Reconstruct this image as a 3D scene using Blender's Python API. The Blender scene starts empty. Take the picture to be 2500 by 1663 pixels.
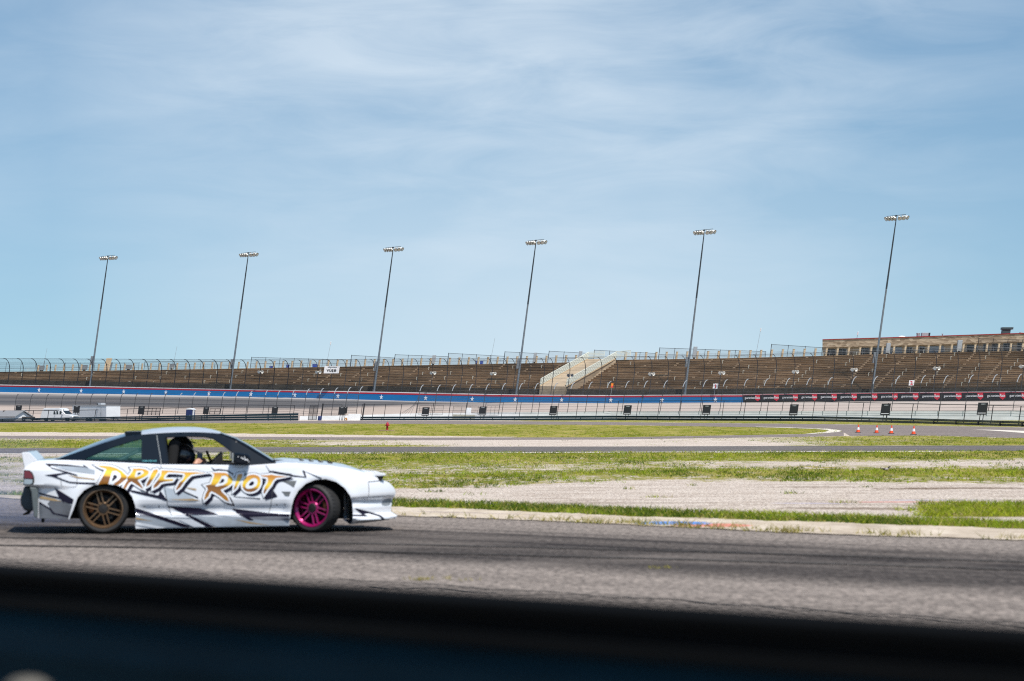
import bpy, bmesh, math, random
import numpy as np
from mathutils import Vector, Matrix
from mathutils.geometry import delaunay_2d_cdt

random.seed(7)
rng = np.random.default_rng(11)
scene = bpy.context.scene
COL = scene.collection
R = math.radians

# ------------------------------------------------------------------ camera
F = 5903.0            # focal length in pixels of the 2500 px wide photograph (85 mm lens)
HV = 1013.0           # horizon row
EYE = 1.42            # eye height in metres
cam_d = bpy.data.cameras.new("camera")
cam = bpy.data.objects.new("camera", cam_d)
COL.objects.link(cam)
cam.location = (0, 0, EYE)
cam.rotation_euler = (R(90), 0, 0)
cam_d.lens = 85.0
cam_d.sensor_width = 36.0
cam_d.shift_y = 181.5 / 2500.0
cam_d.clip_start = 0.1
cam_d.clip_end = 20000
cam_d.dof.use_dof = True
cam_d.dof.focus_distance = 350.0
cam_d.dof.aperture_fstop = 3.1
scene.camera = cam

# ------------------------------------------------------------------ sky and sun
SUN = Vector((0.30, -0.50, 1.0)).normalized()
SUN_EL = math.asin(SUN.z)
SUN_AZ = math.atan2(SUN.x, SUN.y)
world = bpy.data.worlds.new("World")
scene.world = world
world.use_nodes = True
nt = world.node_tree
nt.nodes.clear()
def wn(t, **kw):
    n = nt.nodes.new(t)
    for k, v in kw.items():
        setattr(n, k, v)
    return n
w_out = wn("ShaderNodeOutputWorld")
w_bg = wn("ShaderNodeBackground")
w_bg.inputs["Strength"].default_value = 0.115
sky = wn("ShaderNodeTexSky", sky_type='NISHITA')
sky.sun_disc = False
sky.sun_elevation = SUN_EL
sky.sun_rotation = SUN_AZ
sky.air_density = 1.0
sky.dust_density = 0.6
sky.ozone_density = 1.6
# thin cirrus: streaky noise over the sky dome, mixed over the clear sky
tc = wn("ShaderNodeTexCoord")
def wmath(op, a, b=None, clamp=False):
    n = wn("ShaderNodeMath", operation=op)
    n.use_clamp = clamp
    for i, v in enumerate((a, b)):
        if v is None: continue
        if isinstance(v, (int, float)): n.inputs[i].default_value = v
        else: nt.links.new(v, n.inputs[i])
    return n.outputs[0]
def wnoise(scale, rot, detail, rough, dist, off=(0, 0, 0)):
    m = wn("ShaderNodeMapping")
    m.inputs["Scale"].default_value = scale
    m.inputs["Rotation"].default_value = rot
    m.inputs["Location"].default_value = off
    nt.links.new(tc.outputs["Generated"], m.inputs["Vector"])
    n = wn("ShaderNodeTexNoise")
    n.inputs["Scale"].default_value = 1.0
    n.inputs["Detail"].default_value = detail
    n.inputs["Roughness"].default_value = rough
    n.inputs["Distortion"].default_value = dist
    nt.links.new(m.outputs[0], n.inputs["Vector"])
    return n.outputs[0]
sepw = wn("ShaderNodeSeparateXYZ")
nt.links.new(tc.outputs["Generated"], sepw.inputs[0])
big = wnoise((7.0, 3.0, 26.0), (0, R(7), 0), 3, 0.5, 0.3, (0.9, 0.2, 0.35))
fine = wnoise((13.0, 6.0, 58.0), (0, R(8), 0), 8, 0.60, 0.6, (3.1, 1.7, 0.4))
veil = wnoise((3.0, 2.0, 10.0), (0, R(-4), 0), 3, 0.5, 0.0, (0.3, 5.0, 1.0))
h1 = wmath('MULTIPLY', wmath('SUBTRACT', sepw.outputs[2], 0.055), 9.0, True)     # more cloud higher up
hb = wmath('MULTIPLY', wmath('SUBTRACT', sepw.outputs[2], 0.03), 10.0, True)
dens = wmath('ADD', wmath('MULTIPLY', wmath('SUBTRACT', big, 0.46), wmath('ADD', wmath('MULTIPLY', hb, 1.9), 0.5)), wmath('MULTIPLY', wmath('SUBTRACT', fine, 0.5), wmath('ADD', wmath('MULTIPLY', hb, 1.9), 0.1)))
dens = wmath('ADD', dens, wmath('MULTIPLY', h1, 0.7))
dens = wmath('MULTIPLY', dens, 0.62, True)
dens = wmath('ADD', dens, wmath('MULTIPLY', wmath('SUBTRACT', veil, 0.32), 1.0), True)
dens = wmath('MULTIPLY', dens, 0.8, True)
# lens falloff imitated in the sky: brighter veil straight ahead, bluer to both sides
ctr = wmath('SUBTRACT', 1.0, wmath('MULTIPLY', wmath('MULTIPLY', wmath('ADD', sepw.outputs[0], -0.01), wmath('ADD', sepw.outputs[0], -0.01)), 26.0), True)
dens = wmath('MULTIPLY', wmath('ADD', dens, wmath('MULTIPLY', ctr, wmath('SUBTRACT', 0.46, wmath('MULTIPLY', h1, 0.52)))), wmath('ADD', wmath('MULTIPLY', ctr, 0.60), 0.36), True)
# cloud faded out overhead, above the view, to weaken the sky's fill light
dens = wmath('MULTIPLY', dens, wmath('SUBTRACT', 1.0, wmath('MULTIPLY', wmath('SUBTRACT', sepw.outputs[2], 0.19), 6.0, True)))
mixc = wn("ShaderNodeMix", data_type='RGBA')
mixc.inputs["B"].default_value = (5.7, 6.5, 7.25, 1)
tint = wn("ShaderNodeMix", data_type='RGBA', blend_type='MULTIPLY')
tint.inputs["Factor"].default_value = 1.0
tint.inputs["B"].default_value = (0.78, 0.92, 0.93, 1)
# a hazy white-blue horizon: look the sky up a little above the true direction
upv = wn("ShaderNodeVectorMath", operation='ADD'); upv.inputs[1].default_value = (0, 0, 0.085)
nt.links.new(tc.outputs["Generated"], upv.inputs[0])
nrm = wn("ShaderNodeVectorMath", operation='NORMALIZE'); nt.links.new(upv.outputs[0], nrm.inputs[0])
nt.links.new(nrm.outputs[0], sky.inputs["Vector"])
nt.links.new(sky.outputs[0], tint.inputs["A"])
nt.links.new(tint.outputs["Result"], mixc.inputs["A"])
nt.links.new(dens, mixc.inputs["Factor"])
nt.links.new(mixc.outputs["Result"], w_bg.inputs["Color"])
nt.links.new(w_bg.outputs[0], w_out.inputs[0])

sun_d = bpy.data.lights.new("sun", 'SUN')
sun_d.energy = 4.9
sun_d.angle = R(0.53)
sun_d.color = (1.0, 0.955, 0.89)
sun = bpy.data.objects.new("sun", sun_d)
COL.objects.link(sun)
sun.rotation_euler = SUN.to_track_quat('Z', 'Y').to_euler()
sun.location = (0, 0, 60)

scene.view_settings.view_transform = 'Standard'
scene.view_settings.look = 'None'
scene.view_settings.exposure = 0.17
scene.view_settings.gamma = 1.0
scene.render.engine = 'CYCLES'
scene.cycles.max_bounces = 8
scene.cycles.transparent_max_bounces = 24
scene.cycles.use_denoising = False
scene.cycles.filter_width = 1.15

# ------------------------------------------------------------------ helpers
LEAN = 0.143          # the whole standing furniture of the track leans to the right in the photograph

def gz(y):            # ground height: flat, then rising gently towards the speedway
    y = np.asarray(y, float)
    return np.clip(0.00135 * (y - 120.0), 0, 0.486)

def gd(V):            # distance of the ground point seen at row V (camera looking along +Y)
    V = np.asarray(V, float)
    d = EYE * F / np.maximum(V - HV, 0.5)
    far = (EYE + 0.00135 * 120) * F / np.maximum(V - HV + 0.00135 * F, 0.5)
    return np.where(d <= 120, d, far)

def pt(U, V, d):
    return Vector(((U - 1250.0) / F * d, d, EYE + (HV - V) / F * d))

def gpt(U, V):
    d = float(gd(V))
    return Vector(((U - 1250.0) / F * d, d, float(gz(d))))

def interp(x, table):
    xs = [t[0] for t in table]; ys = [t[1] for t in table]
    if x <= xs[0] and len(xs) > 1:
        return ys[0] + (x - xs[0]) * (ys[1] - ys[0]) / (xs[1] - xs[0])
    if x >= xs[-1] and len(xs) > 1:
        return ys[-1] + (x - xs[-1]) * (ys[-1] - ys[-2]) / (xs[-1] - xs[-2])
    return float(np.interp(x, xs, ys))

def tag(o, label=None, cat=None, group=None, kind=None):
    if label: o["label"] = label
    if cat: o["category"] = cat
    if group: o["group"] = group
    if kind: o["kind"] = kind
    return o

def empty(name, loc, label=None, cat=None, group=None, rz=0.0):
    o = bpy.data.objects.new(name, None)
    o.empty_display_size = 0.2
    o.location = loc
    o.rotation_euler = (0, 0, rz)
    COL.objects.link(o)
    return tag(o, label, cat, group)

class MB:
    """collects shapes and links them as one mesh object"""
    def __init__(self): self.v = []; self.f = []; self.uv = None
    def add(self, vs, fs):
        n = len(self.v)
        self.v += [tuple(p) for p in vs]
        self.f += [tuple(i + n for i in f) for f in fs]
        return self
    def box(self, c, s, rz=0.0, M=None):
        x, y, z = s[0] / 2, s[1] / 2, s[2] / 2
        P = [Vector(p) for p in ((-x,-y,-z),(x,-y,-z),(x,y,-z),(-x,y,-z),(-x,-y,z),(x,-y,z),(x,y,z),(-x,y,z))]
        m = Matrix.Translation(c) @ (M if M is not None else Matrix.Rotation(rz, 4, 'Z'))
        P = [m @ p for p in P]
        return self.add(P, [(0,3,2,1),(4,5,6,7),(0,1,5,4),(1,2,6,5),(2,3,7,6),(3,0,4,7)])
    def bar(self, a, b, w, h=None, up=Vector((0,0,1))):
        a, b = Vector(a), Vector(b); h = h or w
        d = (b - a).normalized()
        s = d.cross(up)
        if s.length < 1e-4: s = d.cross(Vector((0,1,0)))
        s.normalize(); u = s.cross(d).normalized()
        P = []
        for p in (a, b):
            P += [p - s*w/2 - u*h/2, p + s*w/2 - u*h/2, p + s*w/2 + u*h/2, p - s*w/2 + u*h/2]
        return self.add(P, [(0,3,2,1),(4,5,6,7),(0,1,5,4),(1,2,6,5),(2,3,7,6),(3,0,4,7)])
    def tube(self, path, r, n=6, cap=True):
        path = [Vector(p) for p in path]
        rs = r if isinstance(r, (list, tuple)) else [r] * len(path)
        rings = []
        for i, p in enumerate(path):
            t = (path[min(i+1, len(path)-1)] - path[max(i-1, 0)]).normalized()
            a = t.cross(Vector((0,0,1)))
            if a.length < 1e-3: a = Vector((1,0,0))
            a.normalize(); b = a.cross(t).normalized()
            rings.append([p + (a*math.cos(k*2*math.pi/n) + b*math.sin(k*2*math.pi/n)) * rs[i] for k in range(n)])
        vs = [q for ring in rings for q in ring]; fs = []
        for i in range(len(path)-1):
            for k in range(n):
                k2 = (k+1) % n
                fs.append((i*n+k, (i+1)*n+k, (i+1)*n+k2, i*n+k2))
        if cap:
            fs.append(tuple(range(n))); fs.append(tuple(range((len(path)-1)*n, len(path)*n))[::-1])
        return self.add(vs, fs)
    def lathe(self, prof, n=16, M=None, cap=True):
        """prof: (radius, height) pairs about local Z"""
        vs = []; fs = []
        M = M or Matrix.Identity(4)
        for r, h in prof:
            for k in range(n):
                a = 2*math.pi*k/n
                vs.append(M @ Vector((r*math.cos(a), r*math.sin(a), h)))
        for i in range(len(prof)-1):
            for k in range(n):
                k2 = (k+1) % n
                fs.append((i*n+k, i*n+k2, (i+1)*n+k2, (i+1)*n+k))
        if cap:
            if prof[0][0] > 1e-6: fs.append(tuple(range(n))[::-1])
            if prof[-1][0] > 1e-6: fs.append(tuple(range((len(prof)-1)*n, len(prof)*n)))
        return self.add(vs, fs)
    def grid(self, rows, closed=False):
        """rows: list of equally long point lists"""
        n = len(rows[0]); vs = [p for r in rows for p in r]; fs = []
        for i in range(len(rows)-1):
            for k in range(n if closed else n-1):
                k2 = (k+1) % n
                fs.append((i*n+k, i*n+k2, (i+1)*n+k2, (i+1)*n+k))
        return self.add(vs, fs)
    def prism(self, poly, y0, y1, M=None):
        """poly in (x,z), extruded along y"""
        n = len(poly); M = M or Matrix.Identity(4)
        vs = [M @ Vector((p[0], y0, p[1])) for p in poly] + [M @ Vector((p[0], y1, p[1])) for p in poly]
        fs = [tuple(range(n)), tuple(range(n, 2*n))[::-1]]
        for i in range(n):
            j = (i+1) % n
            fs.append((i, i+n, j+n, j))
        return self.add(vs, fs)
    def lean(self, k=LEAN, z0=0.0):
        self.v = [(x + k*(z - z0), y, z) for x, y, z in self.v]
        return self
    def build(self, name, mat, parent=None, smooth=False, bevel=0.0, seg=2):
        me = bpy.data.meshes.new(name)
        me.from_pydata(self.v, [], self.f)
        bm = bmesh.new(); bm.from_mesh(me)
        bmesh.ops.recalc_face_normals(bm, faces=bm.faces)
        bm.to_mesh(me); bm.free()
        me.materials.append(mat)
        if smooth:
            for p in me.polygons: p.use_smooth = True
        o = bpy.data.objects.new(name, me)
        COL.objects.link(o)
        if parent: o.parent = parent
        if bevel:
            m = o.modifiers.new("bevel", 'BEVEL'); m.width = bevel; m.segments = seg; m.limit_method = 'ANGLE'; m.angle_limit = R(40)
        if smooth and not bevel:
            m = o.modifiers.new("edges", 'EDGE_SPLIT'); m.split_angle = R(42)
        return o

def copy_tree(o, parent=None):
    c = o.copy(); COL.objects.link(c)
    if parent is not None: c.parent = parent
    for ch in list(o.children): copy_tree(ch, c)
    return c

# ------------------------------------------------------------------ materials
def new_mat(name):
    m = bpy.data.materials.new(name); m.use_nodes = True
    t = m.node_tree; t.nodes.clear()
    o = t.nodes.new("ShaderNodeOutputMaterial"); b = t.nodes.new("ShaderNodeBsdfPrincipled")
    t.links.new(b.outputs[0], o.inputs[0])
    return m, t, b, o

def nmath(t, op, a, b=None, clamp=False):
    n = t.nodes.new("ShaderNodeMath"); n.operation = op; n.use_clamp = clamp
    for i, v in enumerate((a, b)):
        if v is None: continue
        if isinstance(v, (int, float)): n.inputs[i].default_value = v
        else: t.links.new(v, n.inputs[i])
    return n.outputs[0]

def nnoise(t, vec, scale=(1,1,1), detail=4, rough=0.55, rot=(0,0,0), off=(0,0,0), dist=0.0):
    m = t.nodes.new("ShaderNodeMapping")
    # rotate first, then stretch
    m.inputs["Rotation"].default_value = rot; m.inputs["Location"].default_value = off
    t.links.new(vec, m.inputs["Vector"])
    s = t.nodes.new("ShaderNodeVectorMath"); s.operation = 'MULTIPLY'; s.inputs[1].default_value = scale
    t.links.new(m.outputs[0], s.inputs[0])
    n = t.nodes.new("ShaderNodeTexNoise")
    n.inputs["Scale"].default_value = 1.0; n.inputs["Detail"].default_value = detail; n.inputs["Roughness"].default_value = rough
    n.inputs["Distortion"].default_value = dist
    t.links.new(s.outputs[0], n.inputs["Vector"])
    return n.outputs[0]

def nmix(t, f, a, b, blend='MIX'):
    n = t.nodes.new("ShaderNodeMix"); n.data_type = 'RGBA'; n.blend_type = blend
    for k, v in (("Factor", f), ("A", a), ("B", b)):
        if isinstance(v, (int, float)): n.inputs[k].default_value = v
        elif isinstance(v, tuple): n.inputs[k].default_value = (*v[:3], 1)
        else: t.links.new(v, n.inputs[k])
    return n.outputs["Result"]

def nramp(t, f, stops):
    n = t.nodes.new("ShaderNodeValToRGB")
    e = n.color_ramp.elements
    e[0].position = stops[0][0]; e[1].position = stops[-1][0]
    e[0].color = (*stops[0][1], 1); e[1].color = (*stops[-1][1], 1)
    for p, c in stops[1:-1]:
        x = e.new(p); x.color = (*c, 1)
    t.links.new(f, n.inputs[0])
    return n.outputs[0]

def ncoord(t, which="Object"):
    n = t.nodes.new("ShaderNodeTexCoord"); return n.outputs[which]

def nbump(t, b, h, strength=0.3, dist=0.02):
    n = t.nodes.new("ShaderNodeBump"); n.inputs["Strength"].default_value = strength; n.inputs["Distance"].default_value = dist
    t.links.new(h, n.inputs["Height"]); t.links.new(n.outputs[0], b.inputs["Normal"])

def sat(c): return tuple(min(max(x, 0), 1) for x in c)

def mat(name, c, rough=0.6, metal=0.0, vary=0.18, scale=(3,3,3), spec=0.5, coat=0.0, bump=0.0, c2=None, detail=5):
    """painted or plain surface with a little uneven wear"""
    m, t, b, o = new_mat(name)
    v = ncoord(t)
    n = nnoise(t, v, scale, detail, 0.6)
    n2 = nramp(t, n, [(0.3, (0,0,0)), (0.7, (1,1,1))])
    lo = c2 if c2 else sat(tuple(x * (1 - vary) for x in c)); hi = c if c2 else sat(tuple(x * (1 + vary * 0.6) for x in c))
    col = nmix(t, n2, lo, hi)
    t.links.new(col, b.inputs["Base Color"])
    b.inputs["Roughness"].default_value = rough; b.inputs["Metallic"].default_value = metal
    b.inputs["Specular IOR Level"].default_value = spec; b.inputs["Coat Weight"].default_value = coat
    b.inputs["Coat Roughness"].default_value = 0.08
    if bump: nbump(t, b, n, bump, 0.02)
    return m

def screen_mat(name, c, cover):
    """chain link seen from far: wires cover only a part of the sheet"""
    m, t, b, o = new_mat(name)
    b.inputs["Base Color"].default_value = (*c, 1); b.inputs["Roughness"].default_value = 0.5
    tr = t.nodes.new("ShaderNodeBsdfTransparent"); mx = t.nodes.new("ShaderNodeMixShader")
    v = ncoord(t)
    n = nnoise(t, v, (0.6, 0.6, 0.6), 3, 0.5)
    mx.inputs[0].default_value = cover
    t.links.new(nmath(t, 'ADD', nmath(t, 'MULTIPLY', n, cover * 0.5), cover * 0.75), mx.inputs[0])
    t.links.new(tr.outputs[0], mx.inputs[1]); t.links.new(b.outputs[0], mx.inputs[2]); t.links.new(mx.outputs[0], o.inputs[0])
    return m
# ================================================================== THE GROUND
# ---- bands of grass and gravel across the infield, as rows on the ground at several bearings
def row(tab):         # (bearing column, row) table
    return lambda U: interp(U, tab)
STRIP_T = row([(-400,1064),(0,1064),(500,1066),(1000,1068.5),(1500,1068),(2000,1059.5),(2062,1053)])
STRIP_B = row([(-400,1071),(0,1071),(500,1073),(1000,1075),(1500,1073),(2000,1066),(2062,1064.5)])
FAR_T = row([(-400,1029.5),(0,1029),(500,1027.6),(1000,1027.6),(1300,1029),(1500,1031),(2000,1035.6),(2250,1039.5),(2500,1044),(2800,1050)])
FAR_B = row([(-400,1033.5),(0,1033),(500,1033),(1000,1035),(1500,1037.5),(2000,1046),(2050,1050),(2062,1064.5),(2280,1063.5),(2500,1070),(2800,1078)])
TRK_T = row([(-400,1096),(0,1095),(500,1092.5),(1000,1091),(1500,1090.5),(2000,1089),(2500,1088)])
TRK_B = row([(-400,1109),(0,1108),(500,1106.5),(1000,1105.5),(1500,1104),(2000,1102.5),(2500,1101)])
GRV_T = row([(-400,1193),(0,1194),(900,1196),(1200,1192),(1500,1180),(2000,1182),(2500,1182),(2800,1183)])
GRS_T = row([(-400,1190),(0,1205),(500,1216),(950,1222),(1200,1228),(1500,1243),(2000,1259),(2500,1279),(2900,1294)])
KRB_T = row([(-400,1198),(0,1209),(500,1227),(970,1239),(1200,1247),(1500,1261),(2000,1277),(2500,1294),(2900,1309)])
KRB_B = row([(-400,1205),(0,1217),(500,1240),(970,1261),(1250,1270),(1500,1281),(2000,1306),(2500,1321),(2900,1336)])
RAIL_B = row([(-400,1034),(0,1031),(500,1027.8),(880,1026.8),(1250,1027),(1500,1026.5),(2000,1029),(2250,1034.5),(2500,1042),(2800,1052)])

def table(cols, rows_):
    ts = sorted(rows_)
    def f(U, t):
        vals = [float(np.interp(U, cols, rows_[k])) for k in ts]
        return float(np.interp(t, ts, vals))
    return f
ZB = table([0,500,800,1000,1150,1500,1800,2050,2500], {
    0:[.5,.8,.7,.5,.08,.25,.5,.8,.9], .5:[.95,.95,.5,.4,.03,.3,.35,.75,.85], 1:[.95,.95,.9,.95,.35,.08,.15,.8,.9]})
ZC = table([0,450,900,1500,2000,2500], {
    0:[.15,.5,.98,.9,.92,.9], .13:[.55,.75,.93,.86,.95,.93], .24:[.55,.6,.80,.74,.80,.70], .34:[.55,.5,.70,.68,.50,.36], .43:[.55,.48,.58,.58,.44,.36],
    .52:[.55,.55,.52,.60,.66,.62], .62:[.55,.7,.74,.86,.9,.9], .72:[.55,.6,.56,.72,.84,.82], .80:[.55,.6,.56,.64,.68,.70], .9:[.55,.6,.74,.56,.66,.7], 1:[.2,.5,.72,.30,.28,.34]})

def grass_density(x, y):
    if y < 3: return 0.0
    U = 1250 + F * x / y
    V = HV + (EYE - float(gz(y))) * F / y
    Uc = min(max(U, -350), 2850)
    if V <= FAR_T(Uc): return float(np.interp(Uc, [0,1150,1300,2000,2500], [.05,.1,.75,.85,.75]))
    if V <= FAR_B(Uc) and Uc < 2056: return 0.0
    if V <= STRIP_T(Uc) and Uc < 2056:
        gtop = float(np.interp(Uc, [0,500,1000,1250], [1055,1058,1064,1067]))
        if V > gtop and Uc < 1250: return 0.05
        return 0.93
    if V <= STRIP_B(Uc) and Uc < 2062: return 0.0
    if Uc >= 2056 and V <= FAR_B(Uc): return 0.0
    t0 = max(STRIP_B(min(Uc, 2062)), FAR_B(Uc) if Uc > 2056 else 0)
    if V <= TRK_T(Uc): return ZB(Uc, (V - t0) / max(TRK_T(Uc) - t0, 1))
    if V <= TRK_B(Uc): return 0.0
    if V <= GRV_T(Uc): return ZC(Uc, (V - TRK_B(Uc)) / (GRV_T(Uc) - TRK_B(Uc)))
    if V <= GRS_T(Uc):
        if Uc > 2150 and 1229 < V < 1263: return min(0.97, (Uc - 2150) / 150)
        return 0.05
    if V <= KRB_T(Uc): return 0.95
    return 0.0

ys = [-30.0]
y = 1.0
while y < 760: ys.append(y); y *= 1.0155 if y > 20 else 1.06
ys += [900, 1200, 2000, 4000, 9000]
tt = list(np.linspace(-0.26, 0.26, 90))
tt = [-3, -1.6, -0.9, -0.6, -0.45, -0.35, -0.3] + tt + [0.3, 0.35, 0.45, 0.6, 0.9, 1.6, 3]
verts = []; dens_v = []
for y in ys:
    for t in tt:
        x = t * (y + 40 if y < 20 else y + 40 * max(0, 1 - (y-20)/200))
        verts.append((x, y, float(gz(y))))
        dens_v.append(grass_density(x, y))
n = len(tt)
faces = [(i*n+k, i*n+k+1, (i+1)*n+k+1, (i+1)*n+k) for i in range(len(ys)-1) for k in range(n-1)]
me = bpy.data.meshes.new("ground"); me.from_pydata(verts, [], faces)
at = me.attributes.new("grass", 'FLOAT', 'POINT'); at.data.foreach_set("value", dens_v)
me.polygons.foreach_set("use_smooth", [True]*len(faces))
ground = bpy.data.objects.new("ground", me); COL.objects.link(ground); tag(ground, kind='structure')

# grass over crushed limestone
m, t, b, o = new_mat("infield_ground")
v = ncoord(t)
att = t.nodes.new("ShaderNodeAttribute"); att.attribute_name = "grass"
g0 = att.outputs["Fac"]
nbig = nnoise(t, v, (0.16, 0.16, 0.16), 4, 0.6)
nmid = nnoise(t, v, (1.3, 1.3, 1.3), 6, 0.68, off=(4,2,0))
nfin = nnoise(t, v, (15, 3.2, 5), 5, 0.72, off=(1,7,0))
thr = nmath(t, 'ADD', nmath(t, 'MULTIPLY', nmid, 0.55), nmath(t, 'MULTIPLY', nbig, 0.45))
thr = nmath(t, 'ADD', nmath(t, 'MULTIPLY', nmath(t, 'SUBTRACT', thr, 0.5), 2.6), 0.5)
thr = nmath(t, 'ADD', thr, nmath(t, 'MULTIPLY', nmath(t, 'SUBTRACT', nfin, 0.5), 0.5))
mask = nmath(t, 'MULTIPLY', nmath(t, 'ADD', nmath(t, 'SUBTRACT', g0, thr), 0.04), 7.0, True)
# bare stones showing through thin turf
fl1 = nnoise(t, v, (5.5, 1.3, 2), 6, 0.78, off=(12,5,0)); fl2 = nnoise(t, v, (1.6, 0.42, 1), 5, 0.7, off=(2,15,0))
fl = nmath(t, 'ADD', nmath(t, 'MULTIPLY', fl1, 0.6), nmath(t, 'MULTIPLY', fl2, 0.4))
fl = nmath(t, 'MULTIPLY', nmath(t, 'SUBTRACT', fl, nmath(t, 'ADD', nmath(t, 'MULTIPLY', g0, 0.22), 0.36)), 16.0, True)
mask = nmath(t, 'MULTIPLY', mask, nmath(t, 'SUBTRACT', 1.0, fl))
grass = nramp(t, nnoise(t, v, (0.9, 0.35, 0.5), 7, 0.78, off=(9,3,0)), [(0.30,(0.09,0.13,0.010)),(0.43,(0.175,0.205,0.018)),(0.53,(0.27,0.26,0.040)),(0.62,(0.34,0.29,0.085)),(0.72,(0.47,0.40,0.19))])
grass = nmix(t, nmath(t, 'MULTIPLY', nfin, 0.6), grass, (0.06, 0.085, 0.012))
far1 = nnoise(t, v, (0.22, 0.035, 1), 7, 0.75, off=(21,3,0)); far2 = nnoise(t, v, (1.6, 0.11, 1), 5, 0.75, off=(1,33,0))
farm = nmath(t, 'ADD', nmath(t, 'MULTIPLY', far1, 0.55), nmath(t, 'MULTIPLY', far2, 0.45))
grass = nmix(t, nmath(t, 'MULTIPLY', nramp(t, farm, [(0.46,(0,0,0)),(0.60,(1,1,1))]), 0.75), grass, (0.40,0.325,0.115))
grass = nmix(t, nmath(t, 'MULTIPLY', nramp(t, farm, [(0.36,(1,1,1)),(0.47,(0,0,0))]), 0.6), grass, (0.10,0.125,0.014))
gvar = nramp(t, nnoise(t, v, (0.5, 0.9, 0.5), 6, 0.65, off=(2,8,0)), [(0.3,(0.42,0.345,0.285)),(0.5,(0.60,0.515,0.445)),(0.7,(0.74,0.655,0.575))])
grit = nnoise(t, v, (24, 4.5, 8), 5, 0.8, off=(6,1,0))
gravel = nmix(t, nramp(t, grit, [(0.38,(1,1,1)),(0.5,(0,0,0))]), gvar, (0.15, 0.115, 0.095))
gravel = nmix(t, nramp(t, nnoise(t, v, (7, 2.2, 3), 6, 0.8, off=(3,3,3)), [(0.54,(0,0,0)),(0.66,(1,1,1))]), gravel, (0.82, 0.75, 0.67))
# scuffed brown soil and spray paint on the gravel
spg = t.nodes.new("ShaderNodeSeparateXYZ"); t.links.new(v, spg.inputs[0])
def spot(U, V, rx, ry, rot, soft, amt):
    p = gpt(U, V)
    dx = nmath(t, 'SUBTRACT', spg.outputs[0], p.x); dy = nmath(t, 'SUBTRACT', spg.outputs[1], p.y)
    a = nmath(t, 'ADD', nmath(t, 'MULTIPLY', dx, math.cos(rot)), nmath(t, 'MULTIPLY', dy, math.sin(rot)))
    c = nmath(t, 'SUBTRACT', nmath(t, 'MULTIPLY', dy, math.cos(rot)), nmath(t, 'MULTIPLY', dx, math.sin(rot)))
    q = nmath(t, 'ADD', nmath(t, 'POWER', nmath(t, 'ABSOLUTE', nmath(t, 'DIVIDE', a, rx)), 2), nmath(t, 'POWER', nmath(t, 'ABSOLUTE', nmath(t, 'DIVIDE', c, ry)), 2))
    return nmath(t, 'MULTIPLY', nmath(t, 'MULTIPLY', nmath(t, 'SUBTRACT', 1.0, nmath(t, 'ADD', q, nmath(t, 'MULTIPLY', nmath(t, 'SUBTRACT', fl1, 0.5), soft))), 2.5, True), amt)
for sp_ in ((2350,1192,1.6,0.55,0.0,6.0,.75),(2220,1194,0.7,0.4,0.0,6.0,.7),(1990,1189,1.0,0.5,0.0,6.0,.5),(2080,1242,1.3,0.5,-0.3,5.0,.6),(2200,1233,2.2,0.25,-0.1,5.0,.5),(2335,1266,0.35,0.35,0,3.0,.8),(1560,1228,1.8,0.3,0.1,5.0,.35)):
    gravel = nmix(t, spot(*sp_), gravel, (0.13, 0.085, 0.055))
gravel = nmix(t, spot(2230,1225.5,1.3,0.28,0.05,4.0,.55), gravel, (0.60,0.17,0.16))
gravel = nmix(t, spot(2300,1221,1.2,0.16,0.05,4.0,.5), gravel, (0.16,0.20,0.48))
gravel = nmix(t, spot(1990,1229,0.7,0.2,-0.1,4.0,.45), gravel, (0.20,0.22,0.48))
t.links.new(nmix(t, mask, gravel, grass), b.inputs["Base Color"])
b.inputs["Roughness"].default_value = 0.95; b.inputs["Specular IOR Level"].default_value = 0.0
nbump(t, b, nmath(t, 'ADD', grit, nmath(t, 'MULTIPLY', nfin, 2.0)), 0.7, 0.05)
me.materials.append(m)

# ---- asphalt and concrete sheets
def strip(name, top, bot, mtl, z, U0=-400, U1=2900, step=25, rows_=8, kind='structure', Us=None):
    Us = Us or list(np.arange(U0, U1 + 1, step))
    mb = MB(); G = []
    for U in Us:
        y1, y0 = float(gd(top(U))), float(gd(bot(U)))
        k = []
        for i in range(rows_ + 1):
            y = y0 + (y1 - y0) * i / rows_
            k.append(((U - 1250) / F * y, y, float(gz(y)) + z))
        G.append(k)
    mb.grid(G)
    ob = mb.build(name, mtl, smooth=False)
    if kind: tag(ob, kind=kind)
    return ob

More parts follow.
